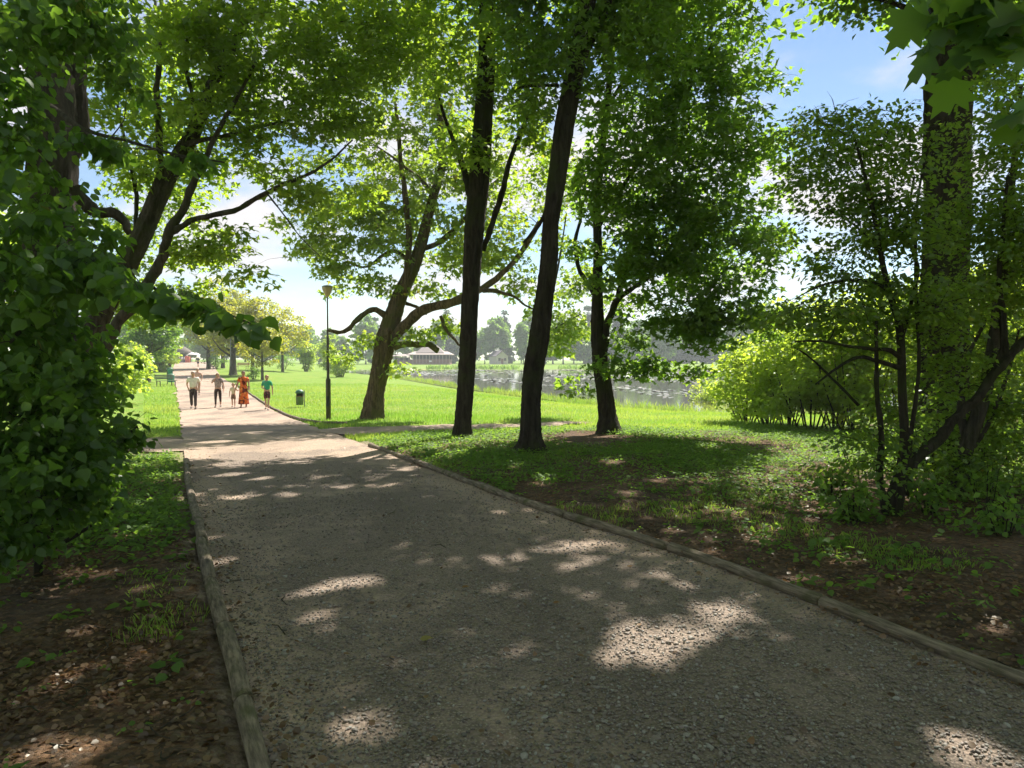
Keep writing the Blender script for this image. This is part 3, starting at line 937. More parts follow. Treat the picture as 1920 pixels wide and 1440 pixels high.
# three dark maples on the woodland floor
Y = 17.4
T = grounded(px((866, 822, 44), (868, 790, 37), (873, 720, 36), (879, 620, 34), (884, 520, 37), (890, 430, 42), (896, 360, 43), (903, 270, 40), (910, 160, 38), (913, 40, 34), (914, -120, 30), (918, -330, 22), (922, -560, 10), Y=Y))
L = [px((893, 395, 18), (877, 345, 16), (862, 300, 12), (840, 240, 8), (820, 170, 5), Y=Y),
     px((905, 470, 14), (925, 415, 14), (944, 350, 13), (956, 300, 11), (985, 230, 8), (1010, 170, 5), Y=Y + .5),
     px((913, 20, 20), (960, -80, 16), (1010, -210, 10), Y=Y), px((913, -40, 20), (850, -160, 15), (790, -280, 9), Y=Y)]
T = slim(T, .86); L = [slim(q, .85) for q in L]
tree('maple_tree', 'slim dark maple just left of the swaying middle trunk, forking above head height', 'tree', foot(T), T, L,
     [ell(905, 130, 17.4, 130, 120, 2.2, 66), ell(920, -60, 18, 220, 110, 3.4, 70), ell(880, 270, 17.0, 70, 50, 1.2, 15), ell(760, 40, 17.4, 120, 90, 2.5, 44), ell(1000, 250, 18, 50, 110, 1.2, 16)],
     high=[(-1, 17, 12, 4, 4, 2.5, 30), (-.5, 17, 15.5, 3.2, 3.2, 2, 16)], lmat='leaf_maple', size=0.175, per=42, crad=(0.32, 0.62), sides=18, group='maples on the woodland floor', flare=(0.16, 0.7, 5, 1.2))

Y = 14.0
T = grounded(px((995, 848, 60), (995, 815, 46), (995, 760, 43), (999, 700, 43), (1011, 630, 42), (1021, 560, 37), (1030, 480, 37), (1033, 420, 34), (1044, 340, 38), (1056, 250, 40), (1072, 160, 38), (1090, 70, 36), (1105, -20, 33), (1122, -160, 28), (1136, -380, 20), (1145, -640, 9), Y=Y))
L = [px((1085, 120, 22), (1115, 60, 20), (1140, 10, 18), (1160, -120, 13), (1190, -260, 7), Y=Y),
     px((1100, 0, 20), (1040, -120, 16), (980, -260, 9), Y=Y),
     px((1048, 162, 8), (1020, 160, 7), (985, 162, 6), (955, 178, 4), Y=Y),
     px((1040, 365, 10), (1010, 420, 8), (980, 455, 5), Y=Y)]
T = slim(T, .86); L = [slim(q, .85) for q in L]
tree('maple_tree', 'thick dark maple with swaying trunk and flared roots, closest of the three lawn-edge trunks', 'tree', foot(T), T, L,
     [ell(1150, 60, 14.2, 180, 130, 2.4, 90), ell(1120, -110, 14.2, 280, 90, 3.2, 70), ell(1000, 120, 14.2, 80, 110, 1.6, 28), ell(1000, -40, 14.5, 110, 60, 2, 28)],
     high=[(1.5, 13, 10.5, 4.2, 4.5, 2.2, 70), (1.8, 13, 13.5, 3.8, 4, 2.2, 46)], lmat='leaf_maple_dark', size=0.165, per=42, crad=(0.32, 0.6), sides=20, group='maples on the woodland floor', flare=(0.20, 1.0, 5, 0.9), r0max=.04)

Y = 19.4
T = grounded(px((1143, 810, 62), (1139, 780, 42), (1134, 740, 39), (1127, 690, 37), (1122, 640, 33), (1120, 580, 27), (1121, 520, 22), (1121, 450, 20), (1119, 390, 18), (1125, 310, 17), (1136, 220, 15), (1146, 100, 14), (1150, -60, 11), (1152, -220, 6), Y=Y))
L = [px((1131, 655, 20), (1138, 620, 18), (1150, 585, 16), (1160, 560, 15), (1190, 540, 10), (1225, 510, 8), (1262, 455, 6), (1300, 400, 4), Y=Y, dY=Y - .8),
     px((1158, 565, 12), (1166, 530, 11), (1190, 470, 9), (1240, 380, 8), (1310, 280, 6), (1350, 200, 4), Y=Y),
     px((1120, 560, 11), (1098, 528, 10), (1082, 495, 9), (1078, 455, 8), (1090, 400, 6), (1080, 330, 4), Y=Y),
     px((1121, 430, 11), (1170, 350, 10), (1230, 260, 8), (1290, 170, 6), (1330, 90, 4), Y=Y, dY=Y - 1.2),
     px((1140, 200, 9), (1200, 110, 8), (1270, 30, 6), (1330, -60, 4), Y=Y)]
T = slim(T, .80); L = [slim(q, .85) for q in L]
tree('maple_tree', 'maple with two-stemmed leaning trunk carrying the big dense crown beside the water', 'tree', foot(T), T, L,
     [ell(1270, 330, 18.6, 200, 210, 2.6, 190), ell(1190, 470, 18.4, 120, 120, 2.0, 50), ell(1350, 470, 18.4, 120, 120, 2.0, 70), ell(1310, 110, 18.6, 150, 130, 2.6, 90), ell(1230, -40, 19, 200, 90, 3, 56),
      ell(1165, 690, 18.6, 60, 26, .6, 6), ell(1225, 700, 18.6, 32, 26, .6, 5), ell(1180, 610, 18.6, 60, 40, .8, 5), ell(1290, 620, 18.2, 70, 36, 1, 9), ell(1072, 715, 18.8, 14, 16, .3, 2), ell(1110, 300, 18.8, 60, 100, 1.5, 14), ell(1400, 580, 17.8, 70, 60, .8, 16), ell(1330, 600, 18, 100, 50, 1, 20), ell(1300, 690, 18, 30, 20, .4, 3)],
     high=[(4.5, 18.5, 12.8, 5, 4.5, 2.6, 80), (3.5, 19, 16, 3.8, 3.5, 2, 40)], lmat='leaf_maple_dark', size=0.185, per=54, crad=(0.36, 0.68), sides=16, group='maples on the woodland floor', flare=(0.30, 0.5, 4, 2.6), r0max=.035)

# sunlit light-leaved tree behind, at the water's edge
Y = 27.5
T = grounded(px((1002, 772, 8), (1006, 700, 7), (1018, 630, 6), (1034, 560, 5), (1050, 480, 4), (1062, 400, 2), Y=Y))
tree('young_maple_tree', 'slender young maple with yellow-green sunlit leaves behind the swaying middle trunk', 'tree', foot(T), T,
     [px((1018, 630, 4), (1050, 610, 3), (1090, 590, 2), Y=Y), px((1008, 680, 4), (1030, 650, 3), (1050, 640, 2), Y=Y)],
     [ell(1062, 610, 27.5, 46, 70, 1.2, 20), ell(1100, 500, 27.5, 80, 70, 1.6, 18), ell(1040, 640, 27.2, 28, 40, .6, 6), ell(1010, 400, 27.5, 60, 90, 1.6, 14), ell(1050, 330, 27.5, 60, 80, 1.6, 12)],
     lmat='leaf_chestnut', bark='bark_grey', size=0.19, per=46, crad=(0.4, 0.75), droop=.6, sides=8, r0max=.02)

# many-stemmed maple on the left
Y = 14.6
T = grounded(px((118, 868, 66), (128, 790, 58), (150, 700, 52), (178, 620, 50), (205, 560, 48), (232, 510, 47), (262, 450, 46), (288, 390, 44), (312, 335, 42), (338, 290, 38), (368, 238, 32), (398, 160, 27), (425, 100, 23), (450, 60, 20), (486, -40, 15), (520, -200, 10), (540, -380, 6), Y=Y))
L = [px((196, 660, 34), (222, 610, 32), (252, 572, 30), (278, 530, 29), (302, 480, 28), (322, 435, 25), (342, 395, 22), (362, 345, 19), (382, 300, 17), (408, 245, 13), (440, 190, 10), (480, 120, 7), Y=Y - .7, dY=Y - 1.2),
     px((322, 436, 18), (352, 415, 16), (400, 405, 14), (450, 388, 13), (500, 362, 12), (545, 340, 10), (582, 324, 8), (620, 300, 6), (660, 262, 4), Y=Y - .9, dY=Y - 1.8),
     px((300, 360, 22), (302, 320, 19), (298, 260, 17), (295, 200, 16), (294, 150, 15), (300, 80, 11), (290, 0, 7), Y=Y - .1),
     px((362, 270, 14), (366, 220, 12), (356, 160, 11), (347, 100, 10), (362, 50, 9), (385, 5, 7), (400, -80, 4), Y=Y - .2),
     px((352, 270, 15), (385, 262, 12), (440, 250, 10), (500, 235, 8), (550, 225, 5), Y=Y - .4),
     px((262, 455, 13), (256, 400, 11), (250, 330, 10), (228, 240, 8), (214, 160, 5), Y=Y),
     px((395, 165, 16), (430, 120, 14), (448, 60, 12), (500, 10, 9), (560, -60, 5), Y=Y),
     px((500, 362, 5), (530, 400, 4), (560, 440, 3), (600, 480, 2), Y=Y - 1.4)]
T = slim(T, .74); L = [slim(q, .70) for q in L]
tree('maple_tree', 'many-stemmed maple leaning over the left path edge, one mossy bough reaching out', 'tree', foot(T), T, L,
     [ell(410, 90, 14.6, 210, 130, 3.4, 150), ell(570, 80, 14.6, 170, 120, 3, 90), ell(300, 260, 15, 110, 110, 2.4, 50), ell(470, 240, 14.4, 120, 70, 1.8, 32), ell(620, 220, 14.4, 90, 80, 1.8, 32), ell(420, 450, 14, 55, 40, .8, 10),
      ell(370, 480, 14.6, 55, 45, .8, 9), ell(460, 510, 13.6, 26, 16, .4, 3), ell(350, 560, 15, 50, 50, 1, 7), ell(260, 560, 15.5, 80, 70, 1.2, 14), ell(560, 360, 13.6, 50, 30, .8, 9), ell(700, 80, 15.5, 120, 110, 2, 56), ell(230, 120, 15.2, 110, 120, 2, 50), ell(320, 370, 17, 120, 90, 1.5, 34), ell(240, 440, 17.5, 70, 80, 1.2, 16), ell(430, 310, 15.5, 90, 30, 1, 10), ell(650, 360, 16, 50, 40, 1, 6)],
     high=[(-5.8, 15.2, 11.5, 4, 4, 1.8, 14), (-5.5, 14.6, 14, 3, 3, 2, 7)], lmat='leaf_maple', bark='bark_grey', size=0.15, per=42, crad=(0.28, 0.56), sides=18, flare=(0.3, 0.3, 5, 0.4), r0max=.035, lump=.06)

# big linden on the far left with low leafy boughs
Y = 7.2
T = grounded(px((92, 1080, 110), (92, 950, 92), (92, 800, 86), (94, 640, 84), (98, 480, 84), (100, 330, 84), (96, 200, 78), (88, 80, 70), (84, -60, 62), (80, -300, 50), (76, -700, 34), (80, -1200, 14), Y=Y))
L = [px((102, 430, 26), (110, 375, 34), (126, 310, 36), (142, 240, 37), (150, 160, 36), (150, 60, 34), (156, -80, 28), (180, -300, 18), (200, -600, 10), Y=Y + .25),
     px((140, 350, 26), (165, 385, 25), (200, 400, 20), (232, 415, 16), (240, 440, 10), Y=Y - .2),
     px((84, -60, 30), (-40, -300, 22), (-160, -560, 12), Y=Y), px((86, -100, 30), (230, -420, 22), (420, -800, 10), Y=Y, dY=Y + 1.5),
     px((96, 420, 14), (140, 470, 9), (230, 520, 6), (330, 555, 4), (430, 590, 3), (498, 618, 2), Y=Y - .5, dY=3.3),
     px((90, 300, 12), (40, 250, 9), (-60, 220, 6), Y=Y - .4, dY=4.2),
     px((94, 200, 12), (150, 240, 8), (230, 262, 6), (320, 288, 4), (420, 305, 3), Y=Y - .4, dY=4.6),
     px((90, 560, 12), (60, 600, 9), (20, 640, 6), Y=Y - .4, dY=4.3)]
LT_ELLS = [ell(60, 10, 5.2, 150, 70, .9, 40, .65), ell(190, 40, 5.6, 70, 70, .6, 22, .6), ell(-15, 240, 4.6, 55, 150, .7, 44, .65), ell(0, 80, 4.9, 40, 90, .5, 16, .6), ell(100, 350, 5.2, 40, 50, .4, 9, .5), ell(180, 262, 4.9, 80, 24, .3, 16, .42), ell(375, 303, 4.7, 55, 8, .12, 9, .34), ell(215, 150, 5.8, 50, 30, .4, 9, .5),
           ell(25, 480, 4.5, 90, 90, .8, 44, .65), ell(130, 405, 4.7, 60, 36, .5, 14, .5), ell(140, 500, 4.2, 70, 40, .4, 26, .6), ell(270, 545, 3.8, 60, 14, .2, 10, .38), ell(345, 565, 3.5, 50, 10, .12, 10, .36),
           ell(40, 620, 4.8, 120, 60, .8, 40, .65)]
LT_HIGH = [(-4.7, 7, 8.2, 2.2, 2.2, 1.0, 40), (-4.6, 7.2, 10.0, 3.2, 3, 1.8, 60), (-4.4, 7.2, 12, 2.6, 2.6, 1.8, 40)]
LINDEN = tree('linden_tree', 'big old linden at the left edge, thick grey trunk behind its own low hanging boughs', 'tree', foot(T), T, L, LT_ELLS, high=LT_HIGH,
     leaf='ovate6', lmat='leaf_linden', bark='bark_grey', size=0.070, per=58, crad=(0.20, 0.38), flat=0.5, droop=0.9, sides=22, lump=.08, r0max=.012, sag=.03, flare=(.4, .3, 5, 1), up=0.7)

# low linden scrub in front of it
sb = G(60, 1075)
root_p = P(40, 1000, 5.2)
T = grounded(px((70, 1060, 16), (75, 960, 13), (90, 860, 11), (110, 760, 8), (140, 690, 5), Y=5.4))
L = [px((72, 1040, 12), (130, 940, 9), (190, 860, 6), (255, 800, 4), Y=5.5, dY=6.0), px((70, 1050, 12), (20, 920, 9), (-40, 800, 6), Y=5.3), px((72, 1030, 11), (40, 900, 8), (30, 780, 5), Y=5.2, dY=4.6),
     px((72, 1045, 10), (150, 1000, 7), (220, 945, 4), Y=5.3)]
LSHRUB = tree('linden_shrub', 'dark leafy linden scrub leaning over the left verge in the shade', 'shrub', foot(T), T, L,
     [ell(50, 740, 4.9, 120, 110, .8, 84, .7), ell(120, 690, 5.5, 70, 60, .6, 30, .65), ell(150, 830, 5.6, 90, 60, .7, 44, .6), ell(240, 810, 6.0, 36, 40, .5, 14, .5), ell(50, 880, 4.8, 100, 80, .7, 56, .7), ell(150, 920, 5.2, 70, 50, .5, 24, .6), ell(10, 1000, 4.6, 60, 60, .5, 22, .7), ell(190, 745, 5.8, 36, 30, .4, 10, .5)],
     leaf='ovate6', lmat='leaf_linden', bark='bark_dark', size=0.062, per=60, crad=(0.20, 0.36), flat=0.5, droop=0.8, sides=8, lump=.05, r0max=.010, flare=(.1, .2, 4, 0), up=0.8)

# close leaves a viewer can tell apart: one object each
leaf_meshes = []
for q in range(4):
    V0, T0 = TM['ovate_hi']
    V = V0 * np.array([1.0 + .12 * q, 1, 1 + .8 * q])
    me = mesh_np('leaf', V, T0, np.full(len(V), .2 + .2 * q))
    me.materials.append(M['leaf_linden']); leaf_meshes.append(me)
def single_leaves(root, ells, n, size, droop, meshes, normal=(0, -0.35, .8)):
    o = np.array(root.location)
    C = sample_clumps(ells, .6)[0]
    for i in range(n):
        c = C[i % len(C)] + rng.normal(0, .035, 3) * np.array([1, 1, .6])
        a = rng.uniform(0, 6.28)
        axis = np.array([math.cos(a), math.sin(a), -droop * rng.uniform(.2, 1.8)])
        R = frames(axis[None], (np.array(normal) + rng.normal(0, .4, 3))[None])[0]
        s = size * rng.uniform(.5, 1.3)
        m = Matrix([list(R[r] * s) + [c[r] - o[r]] for r in range(3)] + [[0, 0, 0, 1]])
        lf = bpy.data.objects.new('leaf', meshes[i % len(meshes)])
        COL.objects.link(lf); lf.parent = root; lf.matrix_local = m
near_ells = [ell(10, 330, 3.9, 36, 130, .3, 40), ell(40, 560, 3.9, 80, 60, .3, 45), ell(200, 520, 3.9, 80, 30, .2, 30), ell(280, 556, 3.6, 46, 14, .12, 30), ell(345, 572, 3.4, 44, 10, .10, 34), ell(415, 597, 3.3, 38, 7, .07, 36), ell(470, 617, 3.25, 26, 4, .04, 22), ell(90, 30, 4.6, 100, 50, .3, 30)]
single_leaves(LINDEN, near_ells, 280, .080, .9, leaf_meshes)
single_leaves(LSHRUB, [ell(70, 720, 4.1, 120, 80, .3, 60), ell(60, 880, 4.1, 90, 70, .3, 50), ell(150, 800, 4.8, 60, 60, .3, 40)], 200, .070, .8, leaf_meshes)

# big trunk on the right with leaves climbing it
Y = 12.0
T = grounded(px((1752, 940, 92), (1756, 880, 86), (1762, 780, 84), (1770, 640, 80), (1774, 480, 78), (1776, 320, 75), (1778, 180, 72), (1780, 40, 66), (1778, -160, 56), (1770, -420, 42), (1776, -700, 24), (1780, -900, 10), Y=Y))
L = [px((1778, -60, 36), (1660, -230, 26), (1540, -420, 14), (1450, -560, 8), Y=Y), px((1778, -120, 34), (1900, -300, 24), (2040, -480, 12), Y=Y), px((1776, -260, 26), (1730, -480, 16), (1650, -640, 9), Y=Y, dY=Y - 2.5),
     px((1774, 60, 14), (1690, 10, 10), (1610, -10, 7), (1550, -20, 4), Y=Y), px((1778, 200, 10), (1840, 130, 8), (1900, 110, 5), Y=Y)]
tree('oak_tree', 'tall thick trunk on the right rising straight out of the undergrowth', 'tree', foot(T), T, L,
     [ell(1640, -40, 11.6, 120, 30, 1.4, 18, .7), ell(1860, -80, 12, 160, 120, 2, 26), ell(1880, 110, 12, 50, 50, .8, 8)],
     high=[(6.8, 12, 10.6, 4.0, 3.6, 1.5, 120), (7.5, 13, 12.4, 5, 5, 2, 140), (7.4, 12.5, 15.4, 4, 4, 2, 60), (10, 17, 11.5, 3, 4, 2, 40)],
     leaf='ovate', lmat='leaf_maple_dark', bark='bark_dark', size=0.12, per=95, crad=(0.4, 0.7), sides=24, flare=(.22, .25, 5, .5), lump=.07, r0max=.035)

# dark many-stemmed shrub on the right, growing at the edge of the woodland
Y = 7.7
T = grounded(px((1672, 975, 34), (1676, 930, 26), (1690, 880, 20), (1696, 820, 17), (1692, 740, 16), (1690, 660, 15), (1684, 600, 13), (1668, 550, 11), (1650, 470, 9), (1640, 410, 8), (1622, 330, 6), (1600, 250, 4), Y=Y))
L = [px((1676, 955, 30), (1694, 900, 23), (1722, 858, 21), (1760, 818, 20), (1796, 786, 19), (1832, 742, 18), (1868, 692, 17), (1900, 662, 16), (1945, 620, 17), (2000, 560, 12), Y=Y, dY=Y + .5),
     px((1868, 692, 16), (1884, 650, 14), (1880, 590, 12), (1872, 530, 10), (1880, 440, 8), (1890, 330, 5), Y=Y + .4),
     px((1660, 960, 14), (1652, 880, 12), (1650, 780, 10), (1640, 690, 8), (1645, 600, 6), Y=Y - .1),
     px((1700, 930, 8), (1706, 820, 8), (1722, 700, 7), (1718, 590, 7), (1716, 480, 6), (1720, 380, 5), (1740, 280, 3), Y=Y + .1),
     px((1690, 670, 10), (1668, 656, 9), (1630, 655, 7), (1590, 650, 6), (1540, 640, 5), (1490, 640, 3), Y=Y, dY=Y - .5),
     px((1690, 690, 9), (1650, 680, 8), (1610, 668, 7), (1570, 690, 5), (1530, 720, 3), Y=Y - .1, dY=Y - .3),
     px((1610, 760, 6), (1570, 720, 5), (1530, 680, 4), (1490, 650, 3), Y=Y + .6),
     px((1668, 545, 7), (1640, 530, 6), (1590, 525, 5), (1540, 535, 4), (1490, 560, 2), Y=Y, dY=Y - .4),
     px((1690, 640, 8), (1710, 560, 7), (1720, 500, 6), (1700, 430, 5), (1715, 330, 4), Y=Y + .2),
     px((1655, 480, 5), (1600, 420, 4), (1550, 390, 3), Y=Y, dY=Y + .4)]
tree('dogwood_shrub', 'dark many-stemmed shrub at the wood edge with one stem leaning out to the right', 'shrub', foot(T), T, L,
     [ell(1600, 430, 8.0, 110, 120, 1.0, 34), ell(1540, 600, 7.6, 90, 46, .7, 20), ell(1640, 560, 7.8, 110, 60, .8, 22), ell(1550, 290, 8.4, 90, 70, .9, 22), ell(1655, 400, 8, 60, 150, .9, 34), ell(1775, 560, 8.2, 40, 60, .6, 5), ell(1885, 430, 8.2, 60, 160, 1, 40), ell(1700, 620, 8.0, 90, 70, .7, 16), ell(1650, 250, 8.6, 80, 50, .9, 15), ell(1560, 215, 8.5, 70, 40, .7, 9), ell(1500, 360, 8.3, 50, 60, .7, 10), ell(1800, 880, 8.6, 70, 50, .6, 14), ell(1700, 800, 8.4, 60, 50, .5, 9), ell(1640, 860, 7.6, 40, 60, .4, 6), ell(1760, 700, 8.2, 70, 80, .6, 10), ell(1860, 640, 8.4, 60, 80, .6, 8),
      ell(1690, 300, 8.4, 30, 70, .7, 7), ell(1890, 260, 8.4, 50, 110, .8, 16)],
     leaf='ovate', lmat='leaf_shrub', bark='bark_dark', size=0.064, per=74, crad=(0.26, 0.52), flat=0.33, droop=0.5, fill=.40, sides=9, lump=.06, r0max=.009, flare=(.08, .3, 4, 0))

Y = 8.8
T = grounded(px((1782, 945, 36), (1796, 890, 30), (1815, 830, 28), (1836, 770, 27), (1852, 710, 25), (1864, 640, 23), (1874, 560, 21), (1882, 470, 18), (1892, 380, 14), (1905, 280, 10), (1915, 160, 6), Y=Y))
L = [px((1815, 840, 16), (1800, 760, 12), (1812, 680, 9), (1850, 600, 6), Y=Y + .1), px((1874, 560, 14), (1900, 500, 12), (1918, 450, 9), (1940, 380, 6), Y=Y), px((1800, 880, 10), (1850, 800, 8), (1890, 700, 6), (1910, 620, 4), Y=Y + .2)]
tree('dogwood_shrub', 'slanting grey stem with small leaves behind the dark many-stemmed shrub, at the right edge', 'shrub', foot(T), T, L,
     [ell(1880, 420, 9, 80, 140, .9, 26), ell(1900, 200, 9, 70, 120, .9, 18), ell(1800, 760, 9.4, 90, 60, .7, 14), ell(1890, 760, 9.2, 60, 90, .7, 14), ell(1900, 600, 9.2, 60, 110, .8, 22), ell(1850, 560, 9.4, 40, 90, .7, 10), ell(1900, 480, 8.6, 50, 120, .8, 16), ell(1870, 850, 9.6, 80, 70, .8, 18)],
     leaf='ovate', lmat='leaf_shrub', bark='bark_grey', size=0.065, per=70, crad=(0.25, 0.44), flat=0.4, droop=0.5, sides=10, lump=.06, r0max=.010, flare=(.1, .4, 4, 0))

# close maple bough in the top right corner; its trunk stands beside the camera, outside the picture
T = [(Vector((3.3, .9, -.15)), .40), (Vector((3.25, .95, 1.2)), .34), (Vector((3.2, 1.0, 2.6)), .30), (Vector((3.1, 1.0, 4.5)), .24), (Vector((3.0, 1.1, 7.0)), .14), (Vector((2.9, 1.2, 9.5)), .05)]
L = [[(Vector((3.2, 1.0, 2.5)), .10), (Vector((2.9, 1.45, 2.9)), .07), (Vector((2.3, 1.95, 3.02)), .03), (P(1890, 60, 2.25), .012), (P(1830, 30, 2.3), .008), (P(1760, 20, 2.35), .004)],
     [(Vector((2.9, 1.45, 2.9)), .04), (P(2050, 150, 2.3), .015), (P(1960, 190, 2.3), .008), (P(1910, 215, 2.3), .004)]]
NEARM = tree('maple_tree', 'dark close maple bough of large lobed leaves hanging into the top right corner', 'tree', Vector((3.3, .9, 0)), T, L,
     [(3.2, .6, 6.5, 2.2, 2.0, 1.6, 22), (2.8, 1.0, 8.6, 2.0, 2.0, 1.4, 16), (3.4, 5.0, 6.6, 1.6, 1.8, .8, 26)], leaf='maple', lmat='leaf_maple_dark', size=.16, per=60, sides=12)  # last mass is added out of view to shade the hanging leaves
lm = []
for q in range(3):
    V0, T0 = TM['maple_hi']
    me = mesh_np('leaf', V0 * np.array([1 + .1 * q, 1, .8 + .5 * q]), T0, np.full(len(V0), .25 * q)); me.materials.append(M['leaf_maple_dark']); lm.append(me)
single_leaves(NEARM, [ell(1790, 45, 2.35, 60, 36, .06, 14), ell(1880, 60, 2.25, 60, 40, .08, 16), ell(1820, 110, 2.35, 26, 16, .03, 3), ell(1912, 205, 2.3, 16, 24, .04, 4), ell(1760, 10, 2.4, 40, 14, .05, 5), ell(1900, -40, 2.2, 120, 60, .1, 22)], 64, .115, .7, lm, (0, -.75, .6))

# ------------------------------------------------------------------ simple trees and shrubs further off
def simple_tree(name, label, cat, loc, h, w, leaf='rhomb', lmat='leaf_avenue', bark='bark_grey', clumps=40, per=40, size=.22, crad=(.6, 1.1), trunk_h=.3, dia=.4, group=None, shape='round', fill=.45, lean=0.0):
    x, y, z = loc
    lo = h * trunk_h
    T = [(Vector((x, y, z - .15)), dia * 1.25), (Vector((x, y, z + .4)), dia), (Vector((x + lean, y, z + lo)), dia * .8), (Vector((x + lean * 1.3, y, z + h * .65)), dia * .45), (Vector((x + lean * 1.5, y, z + h * .92)), dia * .12)]
    Ls = []
    for k in range(5):
        a = k * 1.257 + rng.uniform(0, .8); zz = z + lo * rng.uniform(.95, 1.5)
        Ls.append([(Vector((x + lean, y, zz)), dia * .34), (Vector((x + lean + math.cos(a) * w * .22, y + math.sin(a) * w * .22, zz + h * .10)), dia * .22), (Vector((x + lean + math.cos(a) * w * .38, y + math.sin(a) * w * .38, zz + h * .24)), dia * .08)])
    if shape == 'bush':
        T = [(Vector((x, y, z - .1)), dia), (Vector((x, y, z + h * .4)), dia * .7), (Vector((x, y, z + h * .8)), dia * .2)]
        Ls = []
        for k in range(7):
            a = k * .9 + rng.uniform(0, .8); b_ = rng.uniform(.05, .16) * w; e = rng.uniform(.25, .42) * w
            Ls.append([(Vector((x + math.cos(a) * b_ * .6, y + math.sin(a) * b_ * .6, z - .05)), dia * .8), (Vector((x + math.cos(a) * (b_ + e) * .5, y + math.sin(a) * (b_ + e) * .5, z + h * .35)), dia * .5), (Vector((x + math.cos(a) * e, y + math.sin(a) * e, z + h * .72)), dia * .15)])
    cz = z + lo + (h - lo) * .5
    if shape == 'cone':
        E = [(x, y, z + lo + (h - lo) * f, w * .5 * (1.02 - f), w * .5 * (1.02 - f), h * .06, max(2, int(clumps * (1.05 - f) * .22))) for f in np.linspace(.05, .95, 9)]
    elif shape == 'bush':
        E = [(x, y, z + h * .5, w * .5, w * .5, h * .46, clumps)]
    else:
        E = [(x, y, cz, w * .5, w * .5, (h - lo) * .5, int(clumps * .75)), (x + w * .15, y, cz + h * .1, w * .35, w * .4, (h - lo) * .35, int(clumps * .25) + 1)]
    return tree(name, label, cat, Vector((x, y, z)), T, Ls if shape != 'cone' else Ls[:1], E, leaf, lmat, bark, size, per, crad, .6, .5, fill, group, (.3, .3, 5, .3), 8, .05)

def at(u, v): return G(u, v)
AV = 'trees lining the path beyond the walkers'
g = at(437, 703); simple_tree('avenue_tree', 'yellowish avenue tree with the stoutest trunk right of the path, behind a thin pole', 'tree', g, 8.6, 7.6, dia=.85, clumps=110, per=60, size=.28, group=AV, trunk_h=.24)
g = at(492, 712); simple_tree('avenue_tree', 'young yellow-green tree with thin grey trunk directly behind the woman in orange', 'tree', g, 5.4, 5.0, dia=.28, clumps=70, per=56, size=.23, group=AV, trunk_h=.3, crad=(.5, .9))
g = at(474, 703); simple_tree('avenue_tree', 'bushy yellow-green tree standing between the stout trunk and the young tree', 'tree', g, 9.4, 6.0, dia=.45, clumps=90, per=56, size=.28, group=AV, trunk_h=.25)
g = at(391, 692); simple_tree('avenue_tree', 'farthest yellow-green avenue tree right of the path with pale leaning trunk', 'tree', g, 9.5, 7.0, dia=.6, clumps=80, per=50, size=.34, group=AV, trunk_h=.28)
g = at(418, 690); simple_tree('avenue_tree', 'taller avenue tree rising above the others behind the stout trunk', 'tree', g, 14, 9.0, dia=.6, clumps=100, per=50, size=.36, group=AV, trunk_h=.25)
g = at(530, 697); simple_tree('avenue_tree', 'loose yellowish tree at the lawn side end of the avenue row', 'tree', g, 9.5, 7.0, dia=.4, clumps=80, per=50, size=.32, group=AV, trunk_h=.2)
SH = 'shrubs at the near end of the pond'
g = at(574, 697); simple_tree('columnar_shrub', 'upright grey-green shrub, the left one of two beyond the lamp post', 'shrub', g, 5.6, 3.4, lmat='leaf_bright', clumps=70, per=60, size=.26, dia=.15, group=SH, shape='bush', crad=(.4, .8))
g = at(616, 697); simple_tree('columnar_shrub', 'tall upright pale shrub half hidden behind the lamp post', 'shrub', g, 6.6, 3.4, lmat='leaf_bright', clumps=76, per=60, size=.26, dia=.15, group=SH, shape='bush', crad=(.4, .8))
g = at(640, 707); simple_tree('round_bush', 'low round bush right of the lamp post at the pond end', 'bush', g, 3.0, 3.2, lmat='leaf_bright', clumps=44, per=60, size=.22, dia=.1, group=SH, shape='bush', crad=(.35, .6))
g = at(532, 692); simple_tree('round_bush', 'dark low bush at the far lawn edge behind the boy in green', 'bush', g, 3.2, 4.2, lmat='leaf_far', clumps=24, per=46, size=.22, dia=.1, group=SH, shape='bush', crad=(.4, .8))
g = at(476, 711); simple_tree('round_bush', 'small dark bush at the foot of the young avenue tree', 'bush', g, 1.5, 1.6, lmat='leaf_linden', clumps=14, per=40, size=.13, dia=.06, group=SH, shape='bush', crad=(.25, .4))
g = at(404, 692); simple_tree('round_bush', 'dark bush between two avenue trunks right of the path', 'bush', g, 2.6, 3.0, lmat='leaf_linden', clumps=18, per=40, size=.2, dia=.08, group=SH, shape='bush', crad=(.4, .7))

